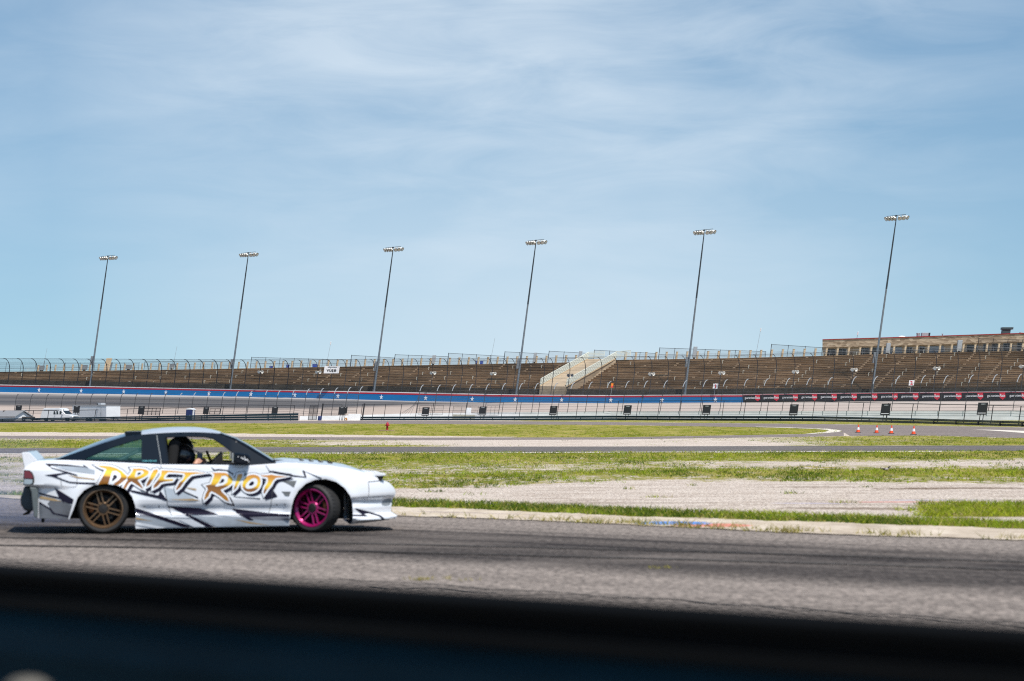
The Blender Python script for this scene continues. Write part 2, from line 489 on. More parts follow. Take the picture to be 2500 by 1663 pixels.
def asphalt(name, base, dark, streak_rot=0.0, bands=None, fine=26.0, wear=0.5):
    m, t, b, o = new_mat(name)
    v = ncoord(t)
    s1 = nnoise(t, v, (0.05, 1.5, 1), 5, 0.65, rot=(0,0,streak_rot))
    s2 = nnoise(t, v, (0.22, 9.0, 1), 5, 0.75, rot=(0,0,streak_rot), off=(3,1,0))
    agg = nnoise(t, v, (fine*0.9, fine*0.30, fine), 6, 0.8, off=(1,2,3))
    blot = nnoise(t, v, (0.35, 0.5, 0.4), 5, 0.6, off=(8,2,0))
    f = nmath(t, 'ADD', nmath(t, 'MULTIPLY', s1, 0.6), nmath(t, 'MULTIPLY', s2, 0.4))
    f = nramp(t, f, [(0.40,(0,0,0)),(0.60,(1,1,1))])
    if bands:
        mp = t.nodes.new("ShaderNodeMapping"); mp.inputs["Rotation"].default_value = (0,0,streak_rot)
        t.links.new(v, mp.inputs["Vector"])
        sp = t.nodes.new("ShaderNodeSeparateXYZ"); t.links.new(mp.outputs[0], sp.inputs[0])
        nn = nmath(t, 'ADD', sp.outputs[1], nmath(t, 'MULTIPLY', nmath(t, 'SUBTRACT', s1, 0.5), 1.6))
        lo, hi = bands[0][0], bands[-1][0]
        q = nmath(t, 'DIVIDE', nmath(t, 'SUBTRACT', nn, lo), hi - lo)
        bd = nramp(t, q, [((p - lo) / (hi - lo), (c, c, c)) for p, c in bands])
        f = nmath(t, 'ADD', nmath(t, 'MULTIPLY', f, 1 - 0.7), nmath(t, 'MULTIPLY', bd, 0.7))
    col = nmix(t, f, dark, base)
    col = nmix(t, nmath(t, 'MULTIPLY', nramp(t, agg, [(0.38,(1,1,1)),(0.52,(0,0,0))]), 0.6), col, tuple(x*0.45 for x in dark))
    col = nmix(t, nmath(t, 'MULTIPLY', nramp(t, agg, [(0.53,(0,0,0)),(0.66,(1,1,1))]), 0.6), col, nmix(t, 1.0, col, (2.0, 1.95, 1.9), 'MULTIPLY'))
    col = nmix(t, nmath(t, 'MULTIPLY', nramp(t, blot, [(0.5,(0,0,0)),(0.72,(1,1,1))]), wear*0.5), col, tuple(min(1, x*1.25) for x in base))
    t.links.new(col, b.inputs["Base Color"])
    b.inputs["Roughness"].default_value = 0.95; b.inputs["Specular IOR Level"].default_value = 0.03
    nbump(t, b, agg, 0.3, 0.01)
    return m

M_TRACK = asphalt("worn_track_asphalt", (0.285, 0.245, 0.218), (0.024, 0.022, 0.023), R(41),
                  bands=[(6,.35),(12.5,.5),(14.5,.95),(16.6,.9),(17.6,.12),(19.0,.0),(21.3,.05),(22.2,.62),(23.6,.95),(25,.9)], fine=17)
M_INFIELD = asphalt("infield_track_asphalt", (0.20, 0.183, 0.175), (0.075, 0.070, 0.071), 0.0, fine=9)
M_ACCESS = asphalt("access_road_asphalt", (0.26, 0.222, 0.205), (0.15, 0.128, 0.122), 0.0, fine=6)
M_CREAM = mat("cream_kerb_concrete", (0.70, 0.60, 0.47), 0.85, vary=0.2, scale=(2,2,2), bump=0.2)
M_PALE = mat("pale_concrete_edge", (0.66, 0.60, 0.52), 0.9, vary=0.2, scale=(1.5,1.5,1.5))

# the track the car is on: everything on this side of the kerb
mb = MB(); G = []
for U in np.arange(-500, 3001, 25):
    y1 = float(gd(KRB_B(U))); x1 = (U - 1250) / F * y1
    k = []
    for i in range(13):
        f_ = i / 12
        y = y1 + (0.5 - y1) * f_
        k.append((x1 + (U - 1250) / 3500 * 14 * f_, y, 0.004))
    G.append(k)
mb.grid(G)
tag(mb.build("race_track", M_TRACK), kind='structure')
strip("access_road", FAR_T, FAR_B, M_ACCESS, 0.008)
strip("service_road", STRIP_T, STRIP_B, M_ACCESS, 0.004, -400, 2062, 20)
strip("infield_track", TRK_T, TRK_B, M_INFIELD, 0.006)
strip("track_edge_strip", lambda U: TRK_B(U), lambda U: TRK_B(U) + 1.7 - 0.5*math.sin(U*0.013), M_PALE, 0.010, -400, 2300)

# painted concrete kerb with blue and red spray
m, t, b, o = new_mat("painted_kerb")
v = ncoord(t)
n1 = nnoise(t, v, (2.4, 1.2, 1), 8, 0.75)
base = nramp(t, n1, [(0.30,(0.26,0.20,0.145)),(0.42,(0.44,0.36,0.27)),(0.55,(0.54,0.455,0.355)),(0.7,(0.66,0.58,0.48))])
dirt = nnoise(t, v, (0.7, 0.5, 1), 6, 0.75, off=(11,4,0))
base = nmix(t, nmath(t, 'MULTIPLY', nramp(t, dirt, [(0.5,(0,0,0)),(0.64,(1,1,1))]), 0.6), base, (0.30,0.235,0.175))
sp = t.nodes.new("ShaderNodeSeparateXYZ"); t.links.new(v, sp.inputs[0])
def blob(cx, cy, rx, ry, rot):
    dx = nmath(t, 'SUBTRACT', sp.outputs[0], cx); dy = nmath(t, 'SUBTRACT', sp.outputs[1], cy)
    a = nmath(t, 'ADD', nmath(t, 'MULTIPLY', dx, math.cos(rot)), nmath(t, 'MULTIPLY', dy, math.sin(rot)))
    c = nmath(t, 'SUBTRACT', nmath(t, 'MULTIPLY', dy, math.cos(rot)), nmath(t, 'MULTIPLY', dx, math.sin(rot)))
    q = nmath(t, 'ADD', nmath(t, 'POWER', nmath(t, 'ABSOLUTE', nmath(t, 'DIVIDE', a, rx)), 2), nmath(t, 'POWER', nmath(t, 'ABSOLUTE', nmath(t, 'DIVIDE', c, ry)), 2))
    return nmath(t, 'MULTIPLY', nmath(t, 'SUBTRACT', 1.0, nmath(t, 'ADD', q, nmath(t, 'MULTIPLY', nmath(t, 'SUBTRACT', n2, 0.5), 2.4))), 3.0, True)
n2 = nnoise(t, v, (2.5, 2.5, 1), 5, 0.7, off=(5,5,0))
p1 = gpt(1650, 1281); p2 = gpt(1740, 1285); p3 = gpt(1130, 1254); p4 = gpt(1620, 1283)
col = nmix(t, nmath(t, 'MULTIPLY', blob(p2.x, p2.y, 0.55, 0.5, -0.5), 0.8), base, (0.62, 0.16, 0.12))
col = nmix(t, nmath(t, 'MULTIPLY', blob(p1.x - 0.05, p1.y + 0.15, 0.55, 0.55, -0.5), 0.95), col, (0.05, 0.22, 0.62))
col = nmix(t, nmath(t, 'MULTIPLY', blob(p3.x, p3.y, 1.5, 0.05, -0.6), 0.75), col, (0.10, 0.06, 0.14))
t.links.new(col, b.inputs["Base Color"]); b.inputs["Roughness"].default_value = 0.85
nbump(t, b, n1, 0.25, 0.02)
def wob(U, a): return a * (math.sin(U*0.021) + 0.7*math.sin(U*0.057 + 1) + 0.5*math.sin(U*0.131 + 2))
strip("kerb", lambda U: KRB_T(U) + wob(U, 1.0), lambda U: KRB_B(U) + wob(U + 300, 0.55), m, 0.014, step=12)

# concrete tip where the two roads meet, and the pale edge line on the far right
def patch(name, outline, mtl, z):
    P = [gpt(*p) for p in outline]
    mb = MB(); mb.add([(p.x, p.y, p.z + z) for p in P], [tuple(range(len(P)))])
    return tag(mb.build(name, mtl), kind='structure')
patch("island_kerb", [(1985,1046.5),(2020,1047.2),(2045,1050),(2055,1052.4),(2048,1055),(2020,1057.5),(1980,1059.8),(1960,1060.5),(1985,1058),(2015,1055),(2024,1052),(2012,1049.5),(1990,1047.6)], M_PALE, 0.016)
patch("road_edge_strip", [(2376,1049.3),(2440,1050.2),(2500,1052.5),(2700,1060),(2700,1065.5),(2500,1057.8),(2440,1053),(2400,1050.6)], M_PALE, 0.016)
patch("verge_edge_strip", [(1845,1042.2),(1925,1044.2),(1990,1046.3),(1990,1047.4),(1925,1045.2),(1845,1042.8)], M_PALE, 0.02)

# ---- grass tufts
def tufts(N, V0, V1, dfun, hmin, hmax, seed, colour):
    r = np.random.default_rng(seed)
    V = np.exp(r.uniform(math.log(V0 - HV), math.log(V1 - HV), N)) + HV if False else r.uniform(V0, V1, N)
    U = r.uniform(-330, 2830, N)
    y = gd(V); x = (U - 1250) / F * y
    keep = []
    for i in range(N):
        d = dfun(x[i], y[i], U[i], V[i])
        keep.append(r.random() < d)
    k = np.array(keep); x, y = x[k], y[k]; n = len(x)
    return x, y
def noise2(x, y):     # cheap value noise, for clumping
    return (math.sin(x*1.7 + 2.1*math.sin(y*0.9)) * math.sin(y*1.3 + 1.7*math.sin(x*0.6)) + 0.6*math.sin(x*4.1 + y*3.3)*math.sin(y*5.2 - x*2.2)) / 1.6
def dens_clump(x, y, U, V):
    g = grass_density(x, y)
    if g <= 0: return 0
    n_ = noise2(x*0.55, y*0.28) * 0.6 + noise2(x*1.9, y*0.9) * 0.5
    if g > 0.12: return max(0.0, min(1.0, (g - 0.52) * 1.9 + n_ * (1.5 - g)))
    return 0.5 if noise2(x*0.9 + 3, y*0.5) > 0.80 else 0.0
def edge_dens(x, y, U, V):
    q = (KRB_B(U) - V)
    w = noise2(x*1.1, y*1.1) * 0.5 + noise2(x*4, y*4) * 0.5
    amp = float(np.interp(U, [950, 1300, 1500, 2000, 2500], [.35, .6, .9, .8, .55]))
    return amp * max(0, w + 0.25) if -1.5 < q < 5.5 and U > 960 else 0
sets = []
sets.append((*tufts(95000, 1105, 1300, dens_clump, 0, 0, 1, 0), 0.025, 0.085, 4, 0))
sets.append((*tufts(45000, 1030, 1105, lambda x, y, U, V: dens_clump(x, y, U, V) * (0.28 if V < 1070 else 0.8), 0, 0, 2, 0), 0.04, 0.09, 3, 0))
sets.append((*tufts(22000, 1250, 1330, edge_dens, 0, 0, 3, 0), 0.035, 0.11, 5, 1))
wx, wy = [], []
for U_, V_, n_ in ((1022,1418,12),(1105,1414,3),(1135,1420,3),(1595,1390,4),(1640,1389,3)):
    p_ = gpt(U_, V_)
    for _ in range(n_): wx.append(p_.x + rng.normal(0, 0.03)); wy.append(p_.y + rng.normal(0, 0.05))
sets.append((wx, wy, 0.012, 0.035, 5, 1))
M_CRACK = mat("tar_seam", (0.018, 0.018, 0.017), 0.8, vary=0.3)
def ribbon(name, pts, w, mtl, z):
    P = [gpt(*p) for p in pts]; mb = MB(); G = []
    for i, p in enumerate(P):
        a = P[max(i-1,0)]; c = P[min(i+1,len(P)-1)]; t_ = (c - a); t_.z = 0; t_.normalize(); n_ = Vector((-t_.y, t_.x, 0)); ww = w * (0.6 + 0.6*abs(math.sin(i*1.7)))
        G.append([(p.x - n_.x*ww/2, p.y - n_.y*ww/2, z), (p.x + n_.x*ww/2, p.y + n_.y*ww/2, z)])
    mb.grid(G); return tag(mb.build(name, mtl), kind='structure')
ribbon("asphalt_seam", [(830 + i*42, 1414 + i*2.75 + 2.2*math.sin(i*0.9)) for i in range(42)], 0.022, M_CRACK, 0.008)
ribbon("asphalt_seam", [(900 + i*24, 1432 + 1.1*i + 3*math.sin(i*0.7)) for i in range(14)], 0.028, M_CRACK, 0.0085)
ribbon("asphalt_seam", [(1500 + i*40, 1456 + i*3.0 + 2*math.sin(i*1.3)) for i in range(28)], 0.02, M_CRACK, 0.009)
M_RUB = asphalt("rubber_mark", (0.085, 0.078, 0.074), (0.028, 0.026, 0.026), R(41), fine=17)
ribbon("tyre_mark", [(-250 + i*70, 1311 + 0.0105*i*70 + 0.0000045*(i*70)**2) for i in range(42)], 0.24, M_RUB, 0.0095)
ribbon("tyre_mark", [(-250 + i*70, 1330 + 0.012*i*70 + 0.0000040*(i*70)**2) for i in range(42)], 0.22, M_RUB, 0.0100)
VX = []; FC = []; CL = []
cnt = 0
greens = np.array([(0.13,0.205,0.010),(0.225,0.30,0.014),(0.32,0.37,0.020),(0.38,0.34,0.075),(0.07,0.12,0.010)])
drys = np.array([(0.36,0.30,0.09),(0.28,0.25,0.05),(0.46,0.38,0.17),(0.17,0.17,0.025)])
for (xs_, ys_, h0, h1, nb, kind_) in sets:
    for x, y in zip(xs_, ys_):
        pal = greens if kind_ == 0 else drys
        q = noise2(x*0.35, y*0.22)
        if kind_ == 0:
            base_c = greens[2] if q > 0.25 else greens[1] if q > -0.2 else greens[4]
            if rng.random() < 0.22: base_c = drys[rng.integers(0, 3)]
            if rng.random() < 0.3: base_c = greens[rng.integers(0, 5)]
        else: base_c = drys[rng.integers(0, 4)]
        spread = 0.05 if y < 60 else 0.10
        for _ in range(nb):
            a = rng.random() * 6.28; h = h0 + (h1 - h0) * rng.random(); w = (0.004 + 0.00010 * y) * (0.7 + 0.6 * rng.random())
            ox, oy = rng.normal(0, spread, 2)
            dx, dy = math.cos(a) * w, math.sin(a) * w
            lx, ly = rng.normal(0, 0.9 * h, 2)
            z = float(gz(y)) + 0.012
            VX += [(x+ox-dx, y+oy-dy, z), (x+ox+dx, y+oy+dy, z), (x+ox+lx, y+oy+ly, z+h)]
            FC.append((cnt, cnt+1, cnt+2)); cnt += 3
            c = base_c * (0.8 + 0.4 * rng.random())
            CL += [tuple(c) + (1,)] * 3
me = bpy.data.meshes.new("grass"); me.from_pydata(VX, [], FC)
ca = me.color_attributes.new("blade", 'FLOAT_COLOR', 'POINT'); ca.data.foreach_set("color", np.array(CL, dtype=np.float32).ravel())
m, t, b, o = new_mat("grass_blades")
vc = t.nodes.new("ShaderNodeVertexColor"); vc.layer_name = "blade"
t.links.new(vc.outputs[0], b.inputs["Base Color"]); b.inputs["Roughness"].default_value = 0.8; b.inputs["Specular IOR Level"].default_value = 0.2
tl = t.nodes.new("ShaderNodeBsdfTranslucent"); t.links.new(vc.outputs[0], tl.inputs[0])
ad = t.nodes.new("ShaderNodeMixShader"); ad.inputs[0].default_value = 0.35
t.links.new(b.outputs[0], ad.inputs[1]); t.links.new(tl.outputs[0], ad.inputs[2]); t.links.new(ad.outputs[0], o.inputs[0])
me.materials.append(m)
go = bpy.data.objects.new("grass", me); COL.objects.link(go)
tag(go, "tufts of short green and dry grass growing in the limestone infield", "grass", kind='stuff')
print("grass blades", len(FC))
# ================================================================== THE SPEEDWAY BEHIND
# the outer wall runs obliquely: nearer on the right, farther on the left
WALL_D = np.polyfit([0,750,1250,1900,2500], [638,600,562,530,502], 2)
def wd(U): return float(np.polyval(WALL_D, U))
def wplan(U):
    d = wd(U); return Vector(((U - 1250) / F * d, d, 0))
def wtan(U): return (wplan(U + 5) - wplan(U - 5)).normalized()
def wnor(U):          # away from the camera, behind the wall
    t = wtan(U); n = Vector((-t.y, t.x, 0)); return n if n.y > 0 else -n
W_TOP = [(-200,936.5),(0,939),(250,943.5),(500,949),(750,953.4),(1000,957.9),(1200,962.2),(1350,964),(1500,964.8),(1815,963),(2000,960.2),(2250,957.7),(2500,955.5),(2700,954)]
W_BOT = [(-200,954),(0,957.7),(250,962),(500,967),(750,972.5),(1000,979.5),(1200,983),(1350,983.8),(1500,984.5),(1815,983),(2000,981),(2250,980),(2500,979),(2700,978)]
def zat(V, d): return EYE + (HV - V) / F * d
def wtop(U): return zat(interp(U, W_TOP), wd(U))
def wbot(U): return zat(interp(U, W_BOT), wd(U))
US = list(np.arange(-200, 2701, 50))
Z = Vector((0, 0, 1))

M_BLUE = mat("blue_wall_paint", (0.003, 0.145, 0.38), 0.55, vary=0.12, scale=(0.3,0.3,2))
M_RED = mat("red_stripe_paint", (0.42, 0.012, 0.03), 0.5, vary=0.1)
M_WHITE = mat("white_wall_paint", (0.72, 0.70, 0.70), 0.6, vary=0.12, scale=(0.5,0.5,2))
M_STAR = mat("pale_star_paint", (0.66, 0.72, 0.80), 0.6, vary=0.06)
M_BLACK = mat("black_banner_vinyl", (0.012, 0.013, 0.018), 0.45, vary=0.1)
M_LETTER = mat("white_lettering", (0.72, 0.73, 0.75), 0.5, vary=0.02)
M_BADGE = mat("red_badge_print", (0.60, 0.022, 0.05), 0.5, vary=0.04)
M_STEEL = mat("galvanised_steel", (0.34, 0.36, 0.38), 0.5, metal=0.35, vary=0.15)
M_DARKSTEEL = mat("dark_galvanised_steel", (0.05, 0.052, 0.058), 0.55, metal=0.2, vary=0.15)
M_BLACKSTEEL = mat("black_fence_steel", (0.012, 0.012, 0.016), 0.6, vary=0.1)
M_RAIL = mat("dark_green_guardrail_paint", (0.010, 0.030, 0.042), 0.42, vary=0.25, scale=(0.6,0.6,4), coat=0.15)
M_CONC = mat("barrier_concrete", (0.56, 0.575, 0.585), 0.85, vary=0.16, scale=(0.3,0.3,0.8), bump=0.1)

def wallstrip(lo, hi, off, thick, U0=-200, U1=2700, step=50):
    """box-section run along the outer wall between two height fractions"""
    mb = MB(); G = []
    us = list(np.arange(U0, U1 + 0.1, step))
    if us[-1] < U1: us.append(U1)
    for U in us:
        p = wplan(U); n = wnor(U); a, c = wbot(U), wtop(U)
        z0, z1 = a + (c - a) * lo, a + (c - a) * hi
        f_, k_ = p + n * off, p + n * (off + thick)
        G.append([f_ + Z*z0, f_ + Z*z1, k_ + Z*z1, k_ + Z*z0])
    mb.grid(G, closed=True)
    mb.add(G[0], [(0,1,2,3)]); mb.add(G[-1], [(3,2,1,0)])
    return mb

ow = empty("outer_wall", wplan(1250) + Z*wbot(1250), "long blue speedway wall with red stripe and white stars", "wall")
def under(o, parent):
    o.parent = parent; o.matrix_parent_inverse = parent.matrix_world.inverted() if False else Matrix.Translation(-parent.location)
    return o
under(wallstrip(-0.02, 0.72, 0.0, 0.6).build("wall_panel", M_BLUE), ow)
under(wallstrip(0.72, 0.895, -0.03, 0.63).build("red_stripe", M_RED), ow)
under(wallstrip(0.895, 1.0, 0.0, 0.9).build("wall_cap", M_WHITE), ow)

def on_wall(U, frac, off=-0.06):
    return wplan(U) + Z * (wbot(U) + (wtop(U) - wbot(U)) * frac) + wnor(U) * off

star0 = None
for dU in (90,187,285,382,481,578,679,778,878,980,1087,1186,1293,1406,1524,1647):
    U = dU * 1.0607
    P = []
    for k in range(10):
        r_ = 0.56 if k % 2 == 0 else 0.23
        a = math.pi/2 + k * math.pi/5
        P.append((r_*math.cos(a)*1.0, r_*math.sin(a)*1.15))
    if star0 is None:
        mb = MB(); mb.prism(P, -0.02, 0.02); star0 = mb.build("star", M_STAR); s = star0
    else:
        s = star0.copy(); COL.objects.link(s)
    t_ = wtan(U)
    s.location = on_wall(U, 0.37) - ow.location; s.rotation_euler = (0, 0, math.atan2(t_.y, t_.x)); s.parent = ow
for v_ in star0.data.vertices: v_.co.x += 0.10 * v_.co.z

def text_mesh(txt, size, extrude=0.01, bold=0.0, shear=0.0):
    c = bpy.data.curves.new("txt", 'FONT'); c.body = txt; c.size = size; c.extrude = extrude; c.offset = bold; c.shear = shear
    c.align_x = 'LEFT'; c.resolution_u = 2
    o = bpy.data.objects.new("txt", c); COL.objects.link(o)
    dg = bpy.context.evaluated_depsgraph_get()
    me = bpy.data.meshes.new_from_object(o.evaluated_get(dg))
    bpy.data.objects.remove(o); bpy.data.curves.remove(c)
    for v_ in me.vertices: v_.co = Vector((v_.co.x, -v_.co.z, v_.co.y))
    return me
def mesh_obj(name, me, mtl, parent=None):
    me.materials.clear(); me.materials.append(mtl); me.name = name
    o = bpy.data.objects.new(name, me); COL.objects.link(o)
    if parent: o.parent = parent
    return o

# black sponsor banner hung along the right end of the wall
ban = empty("sponsor_banner", wplan(2150) + Z*wbot(2150), "long black sponsor banner with white words and red badges on the wall", "banner")
under(wallstrip(0.02, 0.90, -0.10, 0.05, 1815, 2700, 50).build("banner_cloth", M_BLACK), ban)
under(wallstrip(0.90, 0.93, -0.115, 0.05, 1815, 2700, 50).build("banner_hem", M_BADGE), ban)
tg = text_mesh("guaranteed", 1.0, 0.008, 0.012); tr_ = text_mesh("Rate", 1.0, 0.008, 0.03)
gw = max(v_.co.x for v_ in tg.vertices); rw = max(v_.co.x for v_ in tr_.vertices)
mb = MB(); mb.prism([(-0.08,0.75),(1.0,0.82),(1.08,-0.1),(0.55,-0.62),(0.0,-0.2)], -0.01, 0.01)
badge_me = None
starts = [1819,1865,1911,1957.6,2004.4,2053,2102,2152,2201.5,2252.5,2305,2358.5,2411,2465.6,2519,2573,2626]
for i, U0 in enumerate(starts[:-1]):
    U1 = U0 + (starts[i+1] - U0) * 0.80
    p0, p1 = on_wall(U0, 0.46, -0.14), on_wall(U1, 0.46, -0.14)
    L = (p1 - p0).length; d_ = p1 - p0; rz = math.atan2(d_.y, d_.x)
    sc = L / (gw + rw + 0.05)
    zs = 1.25
    if badge_me is None:
        g_ = mesh_obj("lettering", tg, M_LETTER); r_ = mesh_obj("badge_lettering", tr_, M_LETTER); bd = mb.build("badge", M_BADGE); badge_me = bd
    else:
        g_ = bpy.data.objects.new("lettering", tg); r_ = bpy.data.objects.new("badge_lettering", tr_); bd = bpy.data.objects.new("badge", badge_me.data)
        for q in (g_, r_, bd): COL.objects.link(q)
    for q, x_, o_ in ((g_, 0, 0), (r_, gw + 0.05, -0.035), (bd, gw + 0.02, -0.01)):
        q.parent = ban
        loc = p0 + d_.normalized() * x_ * sc + wnor(U0) * o_
        q.location = loc - ban.location; q.rotation_euler = (0, 0, rz)
        q.scale = (sc * (rw + 0.02 if q is bd else 1), 1, sc * zs * (1.35 if q is bd else 1))
        if q is bd: q.location.z -= 0.0

# ---- catch fence on the outer wall: posts that curl over the track, cables and mesh
CF_TOP = [(-200,873),(0,875),(500,878),(750,878.5),(1000,876),(1250,875.5),(1500,871),(1800,867),(2000,861.5),(2250,855),(2500,848),(2700,843)]
def fpost(U, h, over, bend=0.45, n=7):
    """path of one curled post; h = height, over = overhang towards the camera side"""
    b_ = wplan(U) + wnor(U) * 0.45 + Z * wtop(U)
    P = [b_]
    for i in range(n + 1):
        a = (math.pi / 2) * i / n
        z = h * (1 - bend) + h * bend * math.sin(a)
        o = over * (1 - math.cos(a))
        P.append(b_ + Z * z - wnor(U) * o + Vector((LEAN * 0.9 * z, 0, 0)))
    return P
def fh(U): return zat(interp(U, CF_TOP), wd(U) - 2) - wtop(U)
post_U = [-120,-86,-52,-18,15.9,49.2,82.7,116,151,185,219,253.5,287,320,354,387,421.5,456,490,523.8,558,593,628,662,697,732,768,802,837,872,907,942,977,
          1013,1048,1084,1120,1155,1193,1230,1249,1285,1320,1342,1382,1420,1460,1498,1540,1582,1623,1665,1710,1751,1795,1840,1886,1931,1977,2027.6,2074,2125,2175,2225,2276,2329,2382,2436,2490,2545,2600,2655]
cf = empty("catch_fence", wplan(1250) + Z*wtop(1250), "tall cable catch fence with curled posts along top of blue wall", "fence")
OVER = 3.1
for U in post_U:
    mb = MB(); mb.tube(fpost(U, fh(U), OVER), [0.105 if U < 700 else 0.085]*5 + [0.08 if U < 700 else 0.065]*4, 6)
    under(mb.build("post", M_BLACKSTEEL if U < 700 else M_DARKSTEEL, smooth=True), cf)  # backlit look of the left posts put into a darker colour
mb = MB()
for kk in range(17):
    f_ = kk / 16
    path = []
    for U in np.arange(-150, 2680, 40):
        P = fpost(U, fh(U), OVER)
        # walk along the post
        L = [0]
        for i in range(len(P)-1): L.append(L[-1] + (P[i+1]-P[i]).length)
        s = f_ * L[-1]; j = max(i for i in range(len(L)) if L[i] <= s + 1e-6); j = min(j, len(P)-2)
        q = P[j].lerp(P[j+1], (s - L[j]) / (L[j+1]-L[j])); path.append(q)
    mb.tube(path, 0.026 if kk in (0, 16, 8) else 0.013, 4)
under(mb.build("cables", M_DARKSTEEL), cf)
mb = MB(); G = []
for U in np.arange(-150, 2680, 40): G.append([p - wnor(U)*0.05 for p in fpost(U, fh(U), OVER)])
mb.grid(G); under(mb.build("wire_mesh", screen_mat("catch_fence_mesh", (0.10,0.105,0.11), 0.10)), cf)

# ---- the oval itself: banked asphalt and pale apron
INNER_D = [(-200,505),(0,500),(733,462),(1140,470),(1500,464),(2000,452),(2500,438),(2700,432)]
BANK_V = [(-200,986),(0,988),(250,991),(500,994),(750,996),(900,991),(1000,988),(1250,990),(1500,992),(2000,990),(2500,988)]
mb = MB(); G = []
for U in np.arange(-200, 2701, 50):
    p0 = wplan(U) + Z * (wbot(U) + 0.02)
    d1 = wd(U) - 26; p1 = pt(U, interp(U, BANK_V), d1)
    d2 = interp(U, INNER_D) + 0.4; p2 = pt(U, 0, d2); p2.z = float(gz(d2)) + 0.05
    row_ = []
    for i in range(7): row_.append(p0.lerp(p1, i/6))
    for i in range(1, 9):
        q = p1.lerp(p2, i/8); q.z = p2.z + (p1.z - p2.z) * (1 - i/8) ** 1.25; row_.append(q)
    G.append(row_)
mb.grid(G)
m, t, b, o = new_mat("oval_asphalt")
uv = t.nodes.new("ShaderNodeUVMap"); uv.uv_map = "lane"
sp = t.nodes.new("ShaderNodeSeparateXYZ"); t.links.new(uv.outputs[0], sp.inputs[0])
n1 = nnoise(t, uv.outputs[0], (6, 22, 1), 5, 0.6); n2 = nnoise(t, uv.outputs[0], (60, 160, 1), 4, 0.7)
q = nmath(t, 'ADD', sp.outputs[1], nmath(t, 'MULTIPLY', nmath(t, 'SUBTRACT', n1, 0.5), 0.05))
lane = nramp(t, q, [(0.0,(0.40,0.37,0.35)),(0.04,(0.33,0.31,0.30)),(0.10,(0.14,0.135,0.135)),(0.18,(0.075,0.075,0.08)),(0.27,(0.12,0.115,0.115)),(0.32,(0.062,0.063,0.07)),(0.42,(0.11,0.105,0.105)),(0.47,(0.27,0.225,0.20)),(0.52,(0.40,0.33,0.285)),(1.0,(0.45,0.37,0.32))])
pale = nramp(t, q, [(0.0,(0.45,0.40,0.365)),(0.3,(0.46,0.39,0.345)),(1.0,(0.44,0.365,0.32))])
col = nmix(t, nmath(t, 'MULTIPLY', nmath(t, 'SUBTRACT', sp.outputs[0], 0.40), 7.0, True), lane, pale)
col = nmix(t, nmath(t, 'MULTIPLY', nramp(t, n2, [(0.3,(1,1,1)),(0.5,(0,0,0))]), 0.25), col, (0.12,0.11,0.11))
t.links.new(col, b.inputs["Base Color"]); b.inputs["Roughness"].default_value = 0.9; b.inputs["Specular IOR Level"].default_value = 0.2
ov = mb.build("oval_track", m)
ul = ov.data.uv_layers.new(name="lane"); nr, nc = len(G), len(G[0])
for l in ov.data.loops:
    i, k = divmod(l.vertex_index, nc)
    ul.data[l.index].uv = (i / (nr - 1), k / (nc - 1))
tag(ov, kind='structure')
mb = MB()      # pale line at the foot of the wall
G = []
for U in np.arange(-200, 1201, 50):
    p = wplan(U) - wnor(U) * 0.05; G.append([p + Z*(wbot(U) + 0.01), p - wnor(U)*0.08 + Z*(wbot(U) + 0.01), p - wnor(U)*0.08 + Z*(wbot(U) - 0.22), p + Z*(wbot(U) - 0.22)])
mb.grid(G, closed=True); under(mb.build("wall_footing", M_WHITE), ow)

# ---- inner concrete wall and its fence with outward-bent silver posts
IW_TOP = [(700,1016.5),(830,1015),(1000,1009.5),(1240,1006.8),(1500,1004.6),(2000,1003.6),(2500,1002.6),(2700,1002.2)]
mb = MB(); G = []
for U in list(np.arange(733, 2701, 40)):
    d = interp(U, INNER_D); p = pt(U, interp(U, IW_TOP), d); z1 = p.z; z0 = float(gz(d)) - 0.1
    n = wnor(U)
    G.append([Vector((p.x,p.y,z0)) - n*0.30, Vector((p.x,p.y,z1)), Vector((p.x,p.y,z1)) + n*0.25, Vector((p.x,p.y,z0)) + n*0.35])
mb.grid(G, closed=True); mb.add(G[0], [(0,1,2,3)]); mb.add(G[-1], [(3,2,1,0)])
iw = mb.build("inner_wall", M_CONC)
tag(iw, "pale grey concrete barrier wall running behind the dark guardrail", "wall")
tips = [(45,962.5),(81,963),(119,962.8),(158,962),(192,961.5),(228,961.5),(264,961.5),(301,961),(337,960.8),(372,960.5),(408,960.5),(445,960),(478,959.2),(514,958.5),(550,958),(583,956.3),(616,955.5),(655,952.5),(685,953.8),(721,952.4),(756,949.8),(790,948.6),(825,947.1),(857,946),(886,944.4),
        (1034,940),(1076,940),(1113,939.5),(1155,938.3),(1195,937.5),(1235,936.1),(1277,935.8),(1315,935.7),(1362,935.2),(1403,934),(1446.5,933),(1492,931.5),(1536.5,930.8),(1582,930.4),(1630,929.8),(1677,929.3),(1727,927.9),(1776,927.2),(1827,925.5),(1876,925),(1929,923.6),(1980,923),(2032,922),(2091,920),(2143,919.3),(2197,919),(2260,917.2),(2315,917.2),(2377,915.7),(2435,914.6),(2495,913.6),(2560,912)]
def ibase(U):
    d = interp(U, INNER_D); V = interp(U, IW_TOP) if U > 733 else 1010
    p = pt(U, V, d) + wnor(U) * 0.15; return p
inf = empty("inner_fence", ibase(1250), "inner cable fence whose silver post tips bend away toward the oval", "fence")
